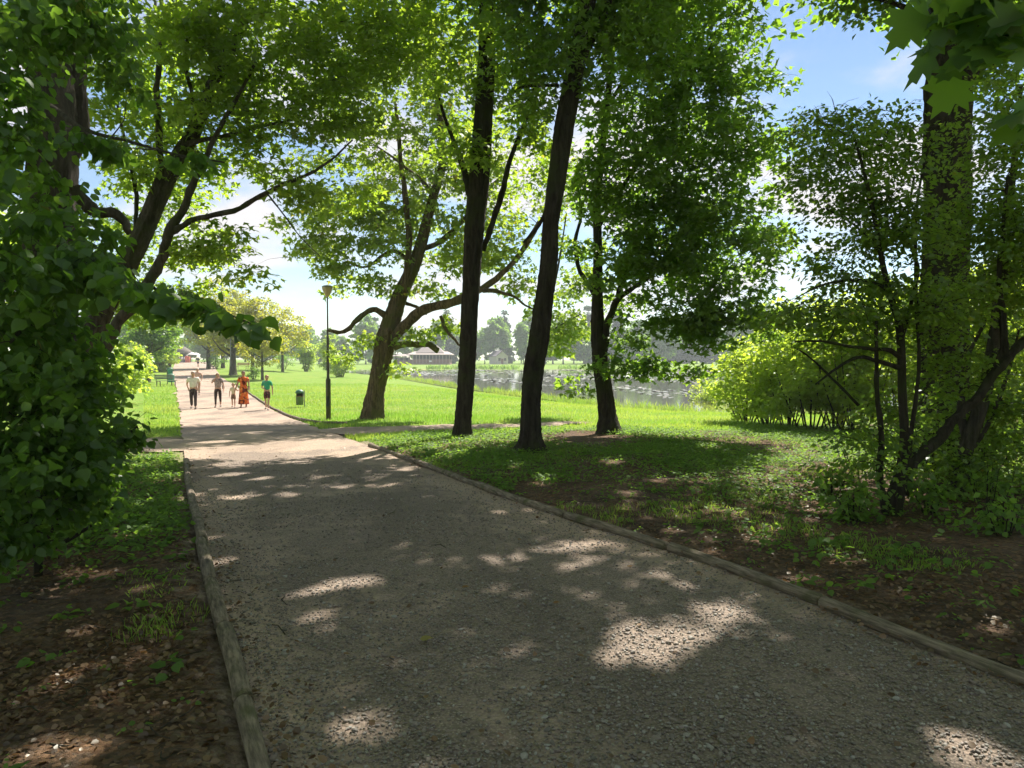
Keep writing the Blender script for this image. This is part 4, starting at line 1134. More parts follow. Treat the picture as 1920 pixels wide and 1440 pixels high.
# left of the path, beyond the woodland
LP = 'trees and bushes along the left side of the path'
for (u, v, kind, h, w, lab, lm_, dia) in [
    (278, 716, 'round', 6.6, 5.2, 'small round tree with grey trunk on the left lawn edge', 'leaf_linden', .42),
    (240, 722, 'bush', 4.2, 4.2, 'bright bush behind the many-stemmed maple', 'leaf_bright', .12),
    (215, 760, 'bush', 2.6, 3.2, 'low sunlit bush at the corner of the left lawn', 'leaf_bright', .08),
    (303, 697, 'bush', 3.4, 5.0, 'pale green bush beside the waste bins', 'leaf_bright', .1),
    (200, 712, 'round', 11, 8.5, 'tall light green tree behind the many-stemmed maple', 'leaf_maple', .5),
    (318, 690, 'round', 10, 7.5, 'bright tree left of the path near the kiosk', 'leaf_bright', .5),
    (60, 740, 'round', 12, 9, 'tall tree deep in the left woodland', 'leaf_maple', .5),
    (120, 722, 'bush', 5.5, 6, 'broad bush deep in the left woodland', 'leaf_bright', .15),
    (-60, 760, 'round', 11, 9, 'tree deep in the left woodland past the linden', 'leaf_maple', .5)]:
    g = at(u, v)
    simple_tree('roadside_tree' if kind == 'round' else 'roadside_bush', lab, 'tree' if kind == 'round' else 'bush', g, h, w, lmat=lm_, clumps=84 if kind == 'round' else 54, per=54, size=.14 + .0022 * g.y, dia=dia, group=LP, shape=kind, crad=(.5, .95) if kind == 'round' else (.4, .75))

# sunlit bushes on the right between lawn, pond and woodland
RB = 'sunlit bushes between the lawn and the right woodland'
for (u, v, h, w, lab) in [
    (1345, 764, 2.5, 2.6, 'pale willow-like bush at the water edge'),
    (1322, 772, 2.0, 2.2, 'low pale bush nearest the open water'),
    (1400, 792, 3.0, 3.0, 'low bright bush in front of the pale willow-like one'),
    (1480, 800, 3.6, 3.0, 'bright bush filling the middle of the sunlit row'),
    (1570, 806, 4.0, 3.0, 'bright bush seen through the arching dark twigs'),
    (1440, 796, 3.6, 3.2, 'bright yellow-green bush with bare stems at the lawn corner'),
    (1520, 806, 4.2, 3.4, 'tall sunlit bush behind the dark shrub'),
    (1600, 812, 3.8, 3.2, 'sunlit bush right behind the dark shrub stems'),
    (1395, 776, 3.0, 2.6, 'yellow-green bush between water and lawn'),
    (1690, 812, 4.6, 3.8, 'bright bush left of the tall thick trunk'),
    (1830, 812, 5.2, 4.2, 'bright bush right of the tall thick trunk'),
    (1930, 830, 4.6, 4.0, 'shaded bush at the right edge behind the slanting stem'),
    (1740, 780, 6.5, 5.0, 'tall yellow-green bush deep behind the thick trunk'),
    (1560, 770, 5.6, 4.4, 'tall pale bush near the pond behind the others'),
    (2030, 800, 6.0, 5.0, 'tall bush beyond the right edge')]:
    g = at(u, v)
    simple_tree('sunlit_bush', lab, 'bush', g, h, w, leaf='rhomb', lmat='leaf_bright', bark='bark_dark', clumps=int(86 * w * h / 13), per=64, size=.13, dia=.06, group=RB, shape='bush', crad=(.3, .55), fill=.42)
for (u, v, h, w, lab) in [(1640, 752, 12, 9, 'tall tree far behind the dark shrub at the pond'), (1850, 745, 13, 10, 'tall light tree far behind the thick trunk'), (1520, 742, 7.0, 6.5, 'round tree at the pond far behind the dark shrub'), (2080, 770, 13, 9, 'tall tree past the right edge')]:
    g = at(u, v)
    simple_tree('woodland_tree', lab, 'tree', g, h, w, lmat='leaf_maple', clumps=60, per=46, size=.2, dia=.4, group='trees on the right shore of the pond', crad=(.6, 1.1))

# the wood goes on behind and beside the camera; unseen, added to block skylight
bw = simple_tree('woodland_tree', 'tall tree of the dark wood, standing outside the picture', 'tree', Vector((-6.5, -5.5, 0)), 15, 9.5, leaf='rhomb', lmat='leaf_maple_dark', bark='bark_dark', clumps=170, per=40, size=.3, dia=.45, crad=(.8, 1.3), trunk_h=.16, group='trees of the wood behind the camera', fill=.4)
for (x, y, s) in [(6.5, -6.0, 1.0), (13.5, 1.0, 1.0), (12.8, 6.0, .95), (-9.5, 0.0, .95), (-14.5, 5.5, 1.0), (-14, -8, 1.1), (15, -9, 1.1)]:
    t = bpy.data.objects.new(bw.name, None); COL.objects.link(t)
    for k_ in bw.keys(): t[k_] = bw[k_]
    for ch in list(bw.children):
        c = ch.copy(); COL.objects.link(c); c.parent = t
    t.location = (x, y, tz(x, y)); t.rotation_euler = (0, 0, x * 3 + y); t.scale = (s, s, s)

# undergrowth on the right woodland floor
UG = 'leafy saplings on the right woodland floor'
for i, (u, v, h, lab) in enumerate([(1610, 900, .9, 'leafy sapling left of the dark shrub stems'), (1560, 930, .45, 'low sapling in front of the dark shrub'), (1850, 960, .7, 'leafy sapling right of the slanting stem'), (1740, 960, .55, 'low sapling between the two stems'), (1900, 900, 1.3, 'tall leafy sapling at the right edge'), (1600, 975, .4, 'low sapling closest to the path side of the shrub'), (1880, 1010, .5, 'low sapling at the lower right edge'), (1748, 915, 1.7, 'dense leafy sapling hiding the foot of the thick trunk'), (1690, 880, 1.2, 'leafy sapling behind the upright dark stem'), (1840, 905, 1.5, 'leafy sapling behind the leaning dark stem')]):
    g = at(u, v)
    simple_tree('sapling', lab, 'plant', g, h, h * 1.3, leaf='ovate', lmat='weed', bark='bark_dark', clumps=int(12 + 26 * max(0, h - .8)), per=18, size=.075, dia=.02, group=UG, shape='bush', crad=(.14, .26 + .08 * max(0, h - .8)), fill=.6)

# far bank: prototypes and copies
def copy_tree(o, parent=None):
    c = o.copy(); COL.objects.link(c)
    if parent is not None: c.parent = parent
    for ch in list(o.children): copy_tree(ch, c)
    return c
FB = 'trees on the far bank of the pond'
z0 = Vector((0, 0, 0))
protos = []
for (nm, h, w, lmm, shp, cl) in [('deciduous_tree', 12, 9.5, 'leaf_far', 'round', 60), ('deciduous_tree', 15, 9, 'leaf_far', 'round', 60), ('conifer_tree', 17, 7, 'needle', 'cone', 60), ('deciduous_tree', 9, 8.5, 'leaf_far', 'round', 50), ('poplar_tree', 15, 5.5, 'leaf_far', 'round', 46)]:
    protos.append(simple_tree(nm, 'x', 'tree', z0, h, w, leaf='card', lmat=lmm, clumps=int(cl * 1.5), per=46, size=.62, dia=.5, shape=shp, crad=(.9, 1.6), group=FB, trunk_h=.12 if shp == 'round' else .05))
ADJ = {0: 'round green tree', 1: 'tall green tree', 2: 'dark conifer', 3: 'low broad tree', 4: 'slim poplar'}
WH = [(600, 'behind the upright shrubs'), (720, 'behind the chestnut trunk'), (760, 'above the shelter'), (860, 'beside the pavilion'), (930, 'behind the house'), (1050, 'between the dark trunks'), (1200, 'beyond the two-stemmed maple'), (1330, 'beyond the pale bush'), (2200, 'along the right shore')]
used = set(); CNT = {}
ORD = ['', 'first', 'second', 'third', 'fourth', 'fifth', 'sixth', 'seventh', 'eighth', 'ninth', 'tenth', 'eleventh', 'twelfth', 'thirteenth', 'fourteenth', 'fifteenth', 'sixteenth', 'seventeenth', 'eighteenth', 'nineteenth', 'twentieth', 'twenty-first', 'twenty-second', 'twenty-third', 'twenty-fourth', 'twenty-fifth']
k = 0
for u in list(np.arange(545, 1520, 17)) + list(np.arange(1540, 2050, 60)):
    uu = u + rng.uniform(-8, 8)
    p = int(rng.choice([0, 1, 2, 3, 4], p=[.3, .25, .15, .2, .1]))
    Yd = rng.uniform(236, 300)
    front = 770 < uu < 850
    if front: Yd = rng.uniform(262, 300)
    if 900 < uu < 960: p = 2 if rng.random() < .5 else 1
    x = (uu - 960) / F * Yd
    zg = tz(x, Yd)
    t = protos[p] if p not in used else copy_tree(protos[p])
    used.add(p)
    t.location = (x, Yd, zg); t.rotation_euler = (0, 0, rng.uniform(0, 6.28))
    s = rng.uniform(.85, 1.2) * (1.0 if uu < 1000 else 1.25); t.scale = (s, s, s * rng.uniform(.9, 1.1))
    where = next(w for lim, w in WH if uu < lim)
    CNT[p] = CNT.get(p, 0) + 1
    t['label'] = f'{ORD[CNT[p]]} {ADJ[p]} from the left, far bank, {where}'
    k += 1
for p in range(5):
    if p not in used: protos[p].location = (60 + 8 * p, 262, tz(60, 262)); protos[p]['label'] = f'{ADJ[p]} far along the right shore'
# backdrop of the avenue: trees closing the far end of the path
for (u, Yd, p, s, lab) in [(300, 196, 0, .9, 'left of the kiosk roof'), (335, 222, 3, .9, 'directly behind the kiosk roof'), (368, 230, 1, .8, 'right of the kiosk roof'), (262, 180, 1, .9, 'behind the small round tree'), (395, 214, 3, 1.0, 'behind the farthest avenue trunk'), (425, 232, 0, 1.0, 'behind the stout avenue trunk'), (460, 226, 3, 1.0, 'behind the bushy avenue tree'), (495, 232, 3, .9, 'behind the boy in green'), (525, 236, 0, .8, 'behind the avenue row'), (180, 190, 1, 1, 'behind the left woodland'), (80, 180, 0, 1, 'far in the left woodland'), (-40, 170, 1, 1, 'farthest in the left woodland')]:
    t = copy_tree(protos[p])
    x = (u - 960) / F * Yd
    t.location = (x, Yd, tz(x, Yd)); t.rotation_euler = (0, 0, u); t.scale = (s, s, s)
    t['label'] = f'{ADJ[p]} at the park end {lab}'; t['group'] = 'trees closing the far end of the path'

# ------------------------------------------------------------------ log edging
def log_mesh(L, d, seed):
    n = 9
    xs = np.concatenate([[-L / 2, -L / 2 + .012], np.linspace(-L / 2 + .08, L / 2 - .08, n), [L / 2 - .012, L / 2]])
    r_ = np.random.default_rng(seed)
    p = np.stack([xs, .004 * np.sin(xs * 2.1 + r_.uniform(0, 6)), .004 * np.sin(xs * 3 + r_.uniform(0, 6))], 1)
    rr = np.full(len(xs), d / 2) * (1 + .05 * np.sin(xs * 4 + seed)); rr[0] *= .72; rr[-1] *= .72
    V, Q, C = tube_np(p, rr, 12, .015, seed)
    T = np.concatenate([Q[:, [0, 1, 2]], Q[:, [0, 2, 3]], C, np.stack([np.zeros(10, int), np.arange(2, 12), np.arange(1, 11)], 1)])
    me = mesh_np('log', V, T, None, True)
    me.materials.append(M['log'])
    return me
def edging(line, d, Lm, label, group, lift=.034):
    p = resample(line, 400)
    s = np.concatenate([[0], np.cumsum(np.linalg.norm(np.diff(p, axis=0), axis=1))])
    total = s[-1]
    ms = [log_mesh(Lm, d, 5 + i) for i in range(4)]
    root = empty('log_edging', (p[0, 0], p[0, 1], tz(*p[0])))
    tag(root, label, 'edging', group)
    t = 0; i = 0
    while t < total - .2:
        f = rng.uniform(.75, 1.25); L = Lm * f
        e = min(t + L, total)
        a = np.array([np.interp(q, s, p[:, 0]) for q in (t, e)]); b = np.array([np.interp(q, s, p[:, 1]) for q in (t, e)])
        A = Vector((a[0], b[0], tz(a[0], b[0]) + lift + rng.uniform(-.008, .008))); B = Vector((a[1], b[1], tz(a[1], b[1]) + lift + rng.uniform(-.008, .008)))
        o = bpy.data.objects.new('log', ms[i % 4]); COL.objects.link(o); o.parent = root
        dv = B - A
        x = dv.normalized(); yv = Vector((0, 0, 1)).cross(x).normalized(); zv = x.cross(yv)
        R = Matrix((x, yv, zv)).transposed().to_4x4()
        k = rng.uniform(.9, 1.1)
        o.matrix_local = Matrix.Translation((A + B) / 2 - root.location + yv * rng.normal(0, .009)) @ R @ Matrix.Rotation(rng.uniform(0, 6.28), 4, 'X') @ Matrix.Diagonal((dv.length / Lm * 1.0, k, k, 1))
        t = e + rng.uniform(.012, .05); i += 1
LE = [(x, y) for x, y in zip(PLX, PY) if y < G(347, 868).y + .1 and y > -1.5]
RE = [(x, y) for x, y in zip(PRX, PY) if y < G(690, 838).y + .1 and y > -1.5]
edging(LE, .090, 1.15, 'weathered round log edging along the left side of the gravel path', 'path edging logs')
edging(RE, .098, 1.3, 'weathered round log edging along the right side of the gravel path', 'path edging logs')
ce = Gs([(650, 797), (600, 795), (566, 790), (540, 781), (512, 768), (486, 751), (462, 735), (442, 720)])
edging(ce, .10, 1.0, 'thin curved log edging at the corner of the sunny lawn by the lamp post', 'path edging logs', .05)

# ------------------------------------------------------------------ lamp, bins, bench, poles
M['lamp_pole'] = mat_plain('weathered_lamp_pole', (0.075, 0.07, 0.045), .6, .1)
M['lamp_shade'] = mat_plain('yellowed_lamp_bowl', (0.55, 0.42, 0.30), .45)
M['bin_green'] = mat_plain('bin_green', (0.06, 0.16, 0.10), .45)
M['bin_olive'] = mat_plain('bin_olive', (0.13, 0.19, 0.075), .5)
M['bin_teal'] = mat_plain('bin_teal', (0.03, 0.25, 0.17), .4)
M['dark_metal'] = mat_plain('dark_metal', (0.035, 0.04, 0.04), .5, .4)
M['grey_metal'] = mat_plain('grey_metal', (0.30, 0.31, 0.31), .45, .5)
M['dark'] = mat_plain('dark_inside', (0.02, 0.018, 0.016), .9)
M['rust'] = mat_plain('rusty_rim', (0.20, 0.11, 0.06), .8)
M['bench_wood'] = mat_plain('bench_wood', (0.10, 0.14, 0.08), .7)
M['red_wood'] = mat_plain('red_stained_wood', (0.36, 0.14, 0.10), .7)
M['pale_wood'] = mat_plain('pale_wood', (0.42, 0.33, 0.22), .7)

g = G(616, 787)
lamp = tag(empty('street_lamp', g, 0.0), 'tall dark park lamp post with a pale bowl-shaped head', 'street lamp')
MB().lathe([(.088, -.1), (.088, 1.32), (.082, 1.36), (.05, 1.40), (.047, 2.75), (.030, 2.80), (.024, 4.05), (.02, 4.1)], 16).build('pole', M['lamp_pole'], lamp, True)
lamp.scale = (1, 1, 1.085)
MB().box((0, -.088, .62), (.10, .012, .34), bevel=.004).build('access_door', M['dark_metal'], lamp)
MB().lathe([(.03, 4.08), (.055, 4.10), (.09, 4.16), (.155, 4.27), (.185, 4.36), (.188, 4.40), (.18, 4.41)], 24).build('lamp_shade', M['lamp_shade'], lamp, True)
MB().lathe([(.195, 4.405), (.195, 4.43), (.16, 4.455), (.05, 4.475), (.01, 4.48)], 24).build('cap', M['grey_metal'], lamp, True)

g = G(562, 764)
b = tag(empty('waste_bin', g, rad(0)), 'green hooded waste bin on a post on the sunny lawn left of the lamp', 'waste bin')
MB().lathe([(.15, .12), (.165, .16), (.17, .48), (.175, .50)], 20).build('body', M['bin_olive'], b, True)
MB().lathe([(.175, .50), (.182, .52), (.178, .54), (.16, .54)], 20).build('rim', M['rust'], b, True)
mb = MB()
for k in range(4):
    a = k * 1.57 + .8
    mb.bar((.155 * math.cos(a), .155 * math.sin(a), .52), (.155 * math.cos(a), .155 * math.sin(a), .70), .012)
mb.build('hood_stay', M['dark_metal'], b)['kind'] = 'stuff'
MB().lathe([(.19, .66), (.195, .70), (.175, .76), (.12, .81), (.05, .835), (.005, .84)], 20).build('hood', M['bin_green'], b, True)
MB().box((.03, .0, .60), (.24, .28, .16)).build('shade_block', M['dark'], b)  # near-black block: the shade in the opening put in as colour
MB().bar((.215, .02, -.1), (.215, .02, .80), .022).build('post', M['grey_metal'], b)
MB().box((.18, .02, .33), (.05, .08, .04)).build('bracket', M['grey_metal'], b)

def barrel_bin(g, s, lab, post=True):
    b = tag(empty('waste_bin', g), lab, 'waste bin', 'green waste bins left of the path')
    MB().lathe([(.26 * s, .22 * s), (.29 * s, .26 * s), (.31 * s, .82 * s), (.33 * s, .86 * s), (.29 * s, .86 * s)], 18).build('body', M['bin_teal'], b, True)
    MB().lathe([(.34 * s, .90 * s), (.33 * s, .95 * s), (.2 * s, 1.03 * s), (.02, 1.06 * s)], 18).build('lid', M['bin_green'], b, True)
    m = MB()
    m.bar((-.36 * s, 0, -.1), (-.36 * s, 0, 1.25 * s), .03).bar((-.36 * s, 0, .55 * s), (-.28 * s, 0, .55 * s), .02)
    m.build('post', M['dark_metal'], b)
barrel_bin(G(321, 721), .9, 'nearest green barrel waste bin on the left edge of the path beside the bench')
barrel_bin(G(319, 706), .95, 'green barrel waste bin just beyond the bench on the left')
barrel_bin(G(319, 684.5), .95, 'farthest green waste bin at the left edge of the path near the kiosk')

def bench(g, rz, name, lab, mat, back=True, w=1.7):
    b = tag(empty(name, g, rz), lab, 'bench')
    for k in range(4):
        MB().box((0, -.10 - .11 * k, .45), (w, .095, .035), bevel=.006).build('slat', mat, b)
    if back:
        for k in range(3):
            MB().box((0, .03 + .03 * k, .62 + .13 * k), (w, .03, .10), bevel=.006).build('slat', mat, b)
    for sx in (-1, 1):
        m = MB()
        m.box((sx * w * .4, -.44, .21), (.05, .05, .46)).box((sx * w * .4, -.02, .21), (.05, .05, .46)).box((sx * w * .4, -.24, .415), (.05, .44, .03))
        if back: m.bar((sx * w * .4, 0, .40), (sx * w * .4, .115, .95), .022)
        m.build('frame', M['dark_metal'], b)
g = G(308, 724); bench(g, rad(62), 'park_bench', 'dark park bench on the left lawn edge beside the green bins', M['bench_wood'])
g = G(456, 692.5); bench(g, rad(-20), 'park_bench', 'reddish bench under the avenue trees right of the stout trunk', M['red_wood'], w=2.2)
g = G(407, 692); bench(g, rad(-65), 'park_bench', 'pale low bench right of the path beside the farthest avenue trunk', M['pale_wood'], back=False, w=1.8)
g = G(433, 705.5)
p = tag(empty('sign_pole', g), 'thin pale pole in front of the stoutest avenue trunk', 'pole')
MB().bar((0, 0, -.1), (0, 0, 1.1), .055).build('lower_sleeve', M['lamp_pole'], p)
MB().bar((0, 0, 1.1), (0, 0, 4.2), .035).build('shaft', M['grey_metal'], p)

# ------------------------------------------------------------------ people
SKINM = mat_plain('skin', (0.50, 0.29, 0.20), .55, var=.06)
SKIN_TAN = mat_plain('tanned_skin', (0.40, 0.21, 0.14), .55, var=.06)
HAIR = {'white': mat_plain('white_hair', (0.62, 0.56, 0.48), .7), 'brown': mat_plain('brown_hair', (0.12, 0.065, 0.035), .6), 'blond': mat_plain('blond_hair', (0.40, 0.25, 0.13), .6), 'auburn': mat_plain('auburn_hair', (0.30, 0.13, 0.06), .6), 'dark': mat_plain('dark_hair', (0.03, 0.025, 0.02), .6)}
CL = {}
def cloth(name, col):
    if name not in CL: CL[name] = mat_plain(name, col, .85, var=.12, scale=9, spec=.15)
    return CL[name]
def flower_cloth():
    t = NT('orange_flower_print')
    co = t.coord('Object')
    v = t.voro(co, 9.0); w = t.voro(co, 6.0); n = t.noise(co, 14, 2)
    c = t.mix(t.rng(t.math('ADD', v, t.math('MULTIPLY', n, .2)), .30, .40), (0.78, 0.42, 0.08), (0.62, 0.13, 0.03))
    c = t.mix(t.rng(w, .62, .70), c, (0.14, 0.03, 0.02))
    t.principled(c, .85, None, .15)
    return t.m
def pattern_cloth(name, a, b_, sc):
    t = NT(name)
    v = t.noise(t.coord('Object'), sc, 3, .6)
    t.principled(t.mix(t.rng(v, .46, .54), a, b_), .85, None, .15)
    return t.m
SHOE = mat_plain('dark_shoe', (0.035, 0.03, 0.03), .6)

def skin_mesh(name, chains, sub=1):
    key = {}; V = []; R = []; E = []
    for ch in chains:
        prev = None
        for p, r in ch:
            k = tuple(round(c, 3) for c in p)
            if k not in key:
                key[k] = len(V); V.append(p); R.append(r)
            i = key[k]
            if prev is not None and prev != i: E.append((prev, i))
            prev = i
    me = bpy.data.meshes.new(name); me.from_pydata(V, E, [])
    o = bpy.data.objects.new(name, me); COL.objects.link(o)
    o.modifiers.new('skin', 'SKIN')
    s = o.modifiers.new('sub', 'SUBSURF'); s.levels = sub; s.render_levels = sub
    sv = me.skin_vertices[0].data
    for i, r in enumerate(R):
        sv[i].radius = (r, r) if not isinstance(r, tuple) else r
        sv[i].use_root = (i == 0)
    dg = bpy.context.evaluated_depsgraph_get()
    res = bpy.data.meshes.new_from_object(o.evaluated_get(dg))
    bpy.data.objects.remove(o, do_unlink=True); bpy.data.meshes.remove(me)
    res.name = name
    res.polygons.foreach_set('use_smooth', [True] * len(res.polygons))
    TRIS[0] += 2 * len(res.polygons)
    return res

def person(label, loc, h, yaw=0.0, stride=.16, lead=1, arms=None, top=None, sleeve=.5, bottom=None, bottom_len='long', dress=None, hair='white', hair_len='short', skin=None, girth=1.0, head_scale=1.0, group=None, fine=True, shoe=None):
    """facing -y at yaw 0; built 1.72 m tall and scaled to h"""
    s = h / 1.72
    root = empty('person', loc, yaw); tag(root, label, 'person', group)
    skin = skin or SKINM
    hs = head_scale
    pel, wai, che, nb = (0, 0, .94), (0, .005, 1.12), (0, 0, 1.30), (0, .01, 1.44)
    nk, hd, ht = (0, -.005, 1.51), (0, -.02, 1.51 + .085 * hs), (0, -.015, 1.51 + .165 * hs)
    g_ = girth
    bodyc = [[(pel, (.135 * g_, .10 * g_)), (wai, (.125 * g_, .09 * g_)), (che, (.15 * g_, .105 * g_)), (nb, (.085, .075)), (nk, .053), (hd, (.078 * hs, .092 * hs)), (ht, (.06 * hs, .072 * hs))]]
    if fine:
        bodyc.append([(hd, (.078 * hs, .092 * hs)), ((0, hd[1] - .115 * hs, hd[2] - .01), .013)])
        for sx in (-1, 1): bodyc.append([(hd, (.078 * hs, .092 * hs)), ((sx * .086 * hs, hd[1] + .01, hd[2]), (.012, .02))])
    legs, arm_ch, feet = {}, {}, {}
    arms = arms or {}
    for sx in (-1, 1):
        fw = stride * (1 if sx == lead else -1)
        hip = (sx * .085, 0, .88)
        lift = .0 if fw > 0 else .05
        kn = (sx * .095, -fw * .75 - .02, .49)
        an = (sx * .095, -fw * 1.15 + (.03 if fw < 0 else 0), .085 + lift)
        toe = (sx * .11, an[1] - .15, .035 + lift * .2)
        legs[sx] = [hip, kn, an, toe]
        bodyc.append([(pel, (.135 * g_, .10 * g_)), (hip, .085 * g_), (kn, .056), ((kn[0], (kn[1] + an[1]) / 2 + .015, .30), .052), (an, .036), (toe, .034)])
        el, wr = arms.get(sx, ((.245 * g_, .03 + .05 * fw / .16, 1.13), (.255 * g_, -.05 + .10 * fw / .16, .90)))
        el = (sx * el[0], el[1], el[2]); wr = (sx * wr[0], wr[1], wr[2])
        sh = (sx * .175 * g_, .01, 1.39)
        d = Vector(wr) - Vector(el); d.normalize()
        pm = Vector(wr) + d * .07
        bodyc.append([(che, (.15 * g_, .105 * g_)), (sh, .055), (el, .041), (wr, .028), (tuple(pm), (.036, .024))])
        if fine:
            side = Vector((0, 1, 0)) if abs(d.y) < .8 else Vector((1, 0, 0))
            for q in range(4):
                a0 = pm + d * .02 + side * (.024 * (q - 1.5))
                ln = (.062, .075, .08, .068)[q]
                cu = Vector((-sx, 0, 0)) * .25
                bodyc.append([(tuple(pm), (.036, .024)), (tuple(a0 + d * .02), .0095), (tuple(a0 + (d + cu * .4) * (.02 + ln * .55)), .0085), (tuple(a0 + (d + cu) * (.02 + ln)), .007)])
            th = pm - d * .03 - side * .034
            bodyc.append([(wr, .028), (tuple(th), .012), (tuple(th - side * .018 + d * .05), .009)])
        arm_ch[sx] = (sh, el, wr)
        feet[sx] = (an, toe)
    body = link('body', skin_mesh('body', bodyc), root, skin)
    # head details
    ez = hd[2] + .002
    if fine:
        for sx in (-1, 1): MB().ball((sx * .032 * hs, hd[1] - .086 * hs, ez + .018), .0105, 1).build('eye', M['dark'], root)
        MB().box((0, hd[1] - .088 * hs, ez - .045), (.045, .012, .008)).build('mouth', HAIR['auburn'], root)
    # hair
    mb = MB().ball((0, hd[1] + .012, hd[2] + .018), .098 * hs, 3, (.92, 1.08, 1.08))
    lo = hd[2] + (.03 if hair_len == 'short' else -.03)
    kill = [v for v in mb.bm.verts if (v.co.y < hd[1] - .055 * hs and v.co.z < hd[2] + .075 * hs) or v.co.z < lo - .06 or (v.co.y < hd[1] + .0 and v.co.z < lo)]
    bmesh.ops.delete(mb.bm, geom=kill, context='VERTS')
    if hair_len == 'long':
        mb.ball((0, hd[1] + .075, hd[2] - .07), .085, 2, (1.0, .6, 1.5))
    mb.build('hair', HAIR[hair], root, True)
    # clothes
    if top:
        ch = [[((0, 0, .90 if not dress else 1.0), (.15 * g_, .118 * g_)), (wai, (.145 * g_, .112 * g_)), (che, (.168 * g_, .124 * g_)), ((0, .01, 1.42), (.10, .085)), ((0, .01, 1.465), (.062, .06))]]
        for sx in (-1, 1):
            sh, el, wr = arm_ch[sx]
            if sleeve <= .5: e = tuple(Vector(sh).lerp(Vector(el), sleeve * 2 * .85)); c = [(che, (.168 * g_, .124 * g_)), (sh, .073), (e, .066)]
            else: e = tuple(Vector(el).lerp(Vector(wr), (sleeve - .5) * 2)); c = [(che, (.168 * g_, .124 * g_)), (sh, .073), (el, .058), (e, .048)]
            if sleeve > 0: ch.append(c)
        link('shirt', skin_mesh('shirt', ch), root, top)
    if bottom:
        ch = [[((0, 0, 1.02), (.135 * g_, .108 * g_)), (pel, (.15 * g_, .118 * g_))]]
        for sx in (-1, 1):
            hip, kn, an, toe = legs[sx]
            c = [(pel, (.15 * g_, .118 * g_)), (hip, .103 * g_)]
            if bottom_len == 'long': c += [(kn, .076), ((an[0], an[1], an[2] + .03), .062)]
            elif bottom_len == 'slim': c += [(kn, .066), ((an[0], an[1], an[2] + .06), .045)]
            else:
                k2 = tuple(Vector(hip).lerp(Vector(kn), .85)); c += [(k2, .095)]
            ch.append(c)
        link('trousers' if bottom_len in ('long', 'slim') else 'shorts', skin_mesh('trousers', ch), root, bottom)
    if dress:
        mb = MB()
        prof = [(.055, 1.47), (.10, 1.44), (.165, 1.38), (.165, 1.28), (.15, 1.12), (.165, .98), (.19, .80), (.205, .55), (.23, .30), (.245, .17)]
        n = 28; rows = []
        for r, z in prof:
            rows.append([mb.bm.verts.new((r * (1 + .06 * math.sin(5 * 6.2832 * i / n) * max(0, (1.0 - z))) * math.cos(6.2832 * i / n), r * .78 * (1 + .06 * math.sin(5 * 6.2832 * i / n) * max(0, 1 - z)) * math.sin(6.2832 * i / n) - .03 * max(0, .6 - z), z)) for i in range(n)])
        for a_, b_ in zip(rows, rows[1:]):
            for i in range(n): mb.bm.faces.new((a_[i], a_[(i + 1) % n], b_[(i + 1) % n], b_[i]))
        for sx in (-1, 1):
            sh, el, wr = arm_ch[sx]
            e = Vector(sh).lerp(Vector(el), .55)
            mb.bar(Vector(sh) - Vector((sx * .05, 0, -.01)), e, .085, .075, 14)
        mb.build('dress', dress, root, True)
    for sx in (-1, 1):
        an, toe = feet[sx]
        m = MB()
        c = (Vector(an) + Vector(toe)) / 2 + Vector((0, .0, -.02))
        m.ball((c.x, c.y - .01, max(.036, c.z)), .055, 2, (.85, 2.35, .68))
        m.build('shoe', shoe or SHOE, root, True)
    root.scale = (s, s, s)
    return root

FAM = 'people strolling towards the camera on the path'
def bag_strap(root, a, b_, mat, bag=None):
    p, r = catmull([a, ((a[0] + b_[0]) / 2, min(a[1], b_[1]) - .135, (a[2] + b_[2]) / 2 + .02), b_], [.014] * 3, 5)
    link('strap', tubes_mesh('strap', [(p, r)], 6), root, mat)
    if bag:
        MB().box(bag, (.08, .20, .17), bevel=.02).build('handbag', mat, root)
BLK = cloth('black_strap', (.02, .018, .018))
person('person in white short-sleeved shirt and dark trousers, grey haired, hands at pockets', G(363, 767.5), 1.72, rad(16), .10, 1, {1: ((.27, .08, 1.12), (.20, .0, .92)), -1: ((.27, .08, 1.12), (.20, .0, .92))}, cloth('white_shirt', (.70, .66, .58)), .42, cloth('dark_trousers', (.06, .045, .045)), 'long', None, 'white', skin=SKINM, girth=1.12, group=FAM)
p = person('person in grey top and dark slim trousers with one hand raised to the face', G(409, 764), 1.60, rad(14), .12, -1, {-1: ((.27, -.06, 1.22), (.11, -.17, 1.42))}, pattern_cloth('grey_print_top', (.42, .33, .31), (.24, .20, .20), 12), .42, cloth('dark_slim_trousers', (.05, .035, .035)), 'slim', None, 'blond', 'long', girth=1.06, group=FAM)
bag_strap(p, (.10, -.05, 1.46), (.21, .0, 1.06), BLK, (.25, .03, 1.0))
person('small child in pale yellow shirt and brown shorts holding a hand', G(438, 764), 1.10, rad(14), .08, 1, {1: ((.27, .0, 1.18), (.37, .0, 1.26))}, cloth('pale_yellow_shirt', (.66, .62, .42)), .45, cloth('brown_shorts', (.20, .13, .09)), 'short', None, 'blond', head_scale=1.35, girth=1.0, group=FAM)
p = person('person in long orange flower-print dress with dark shoulder strap', G(457, 764.5), 1.69, rad(12), .10, -1, {-1: ((.26, .0, 1.12), (.34, -.02, .90))}, None, 0, None, 'long', flower_cloth(), 'brown', skin=SKIN_TAN, group=FAM, shoe=SKIN_TAN)
bag_strap(p, (-.09, -.06, 1.44), (.19, -.03, .98), BLK, (.24, .0, .92))
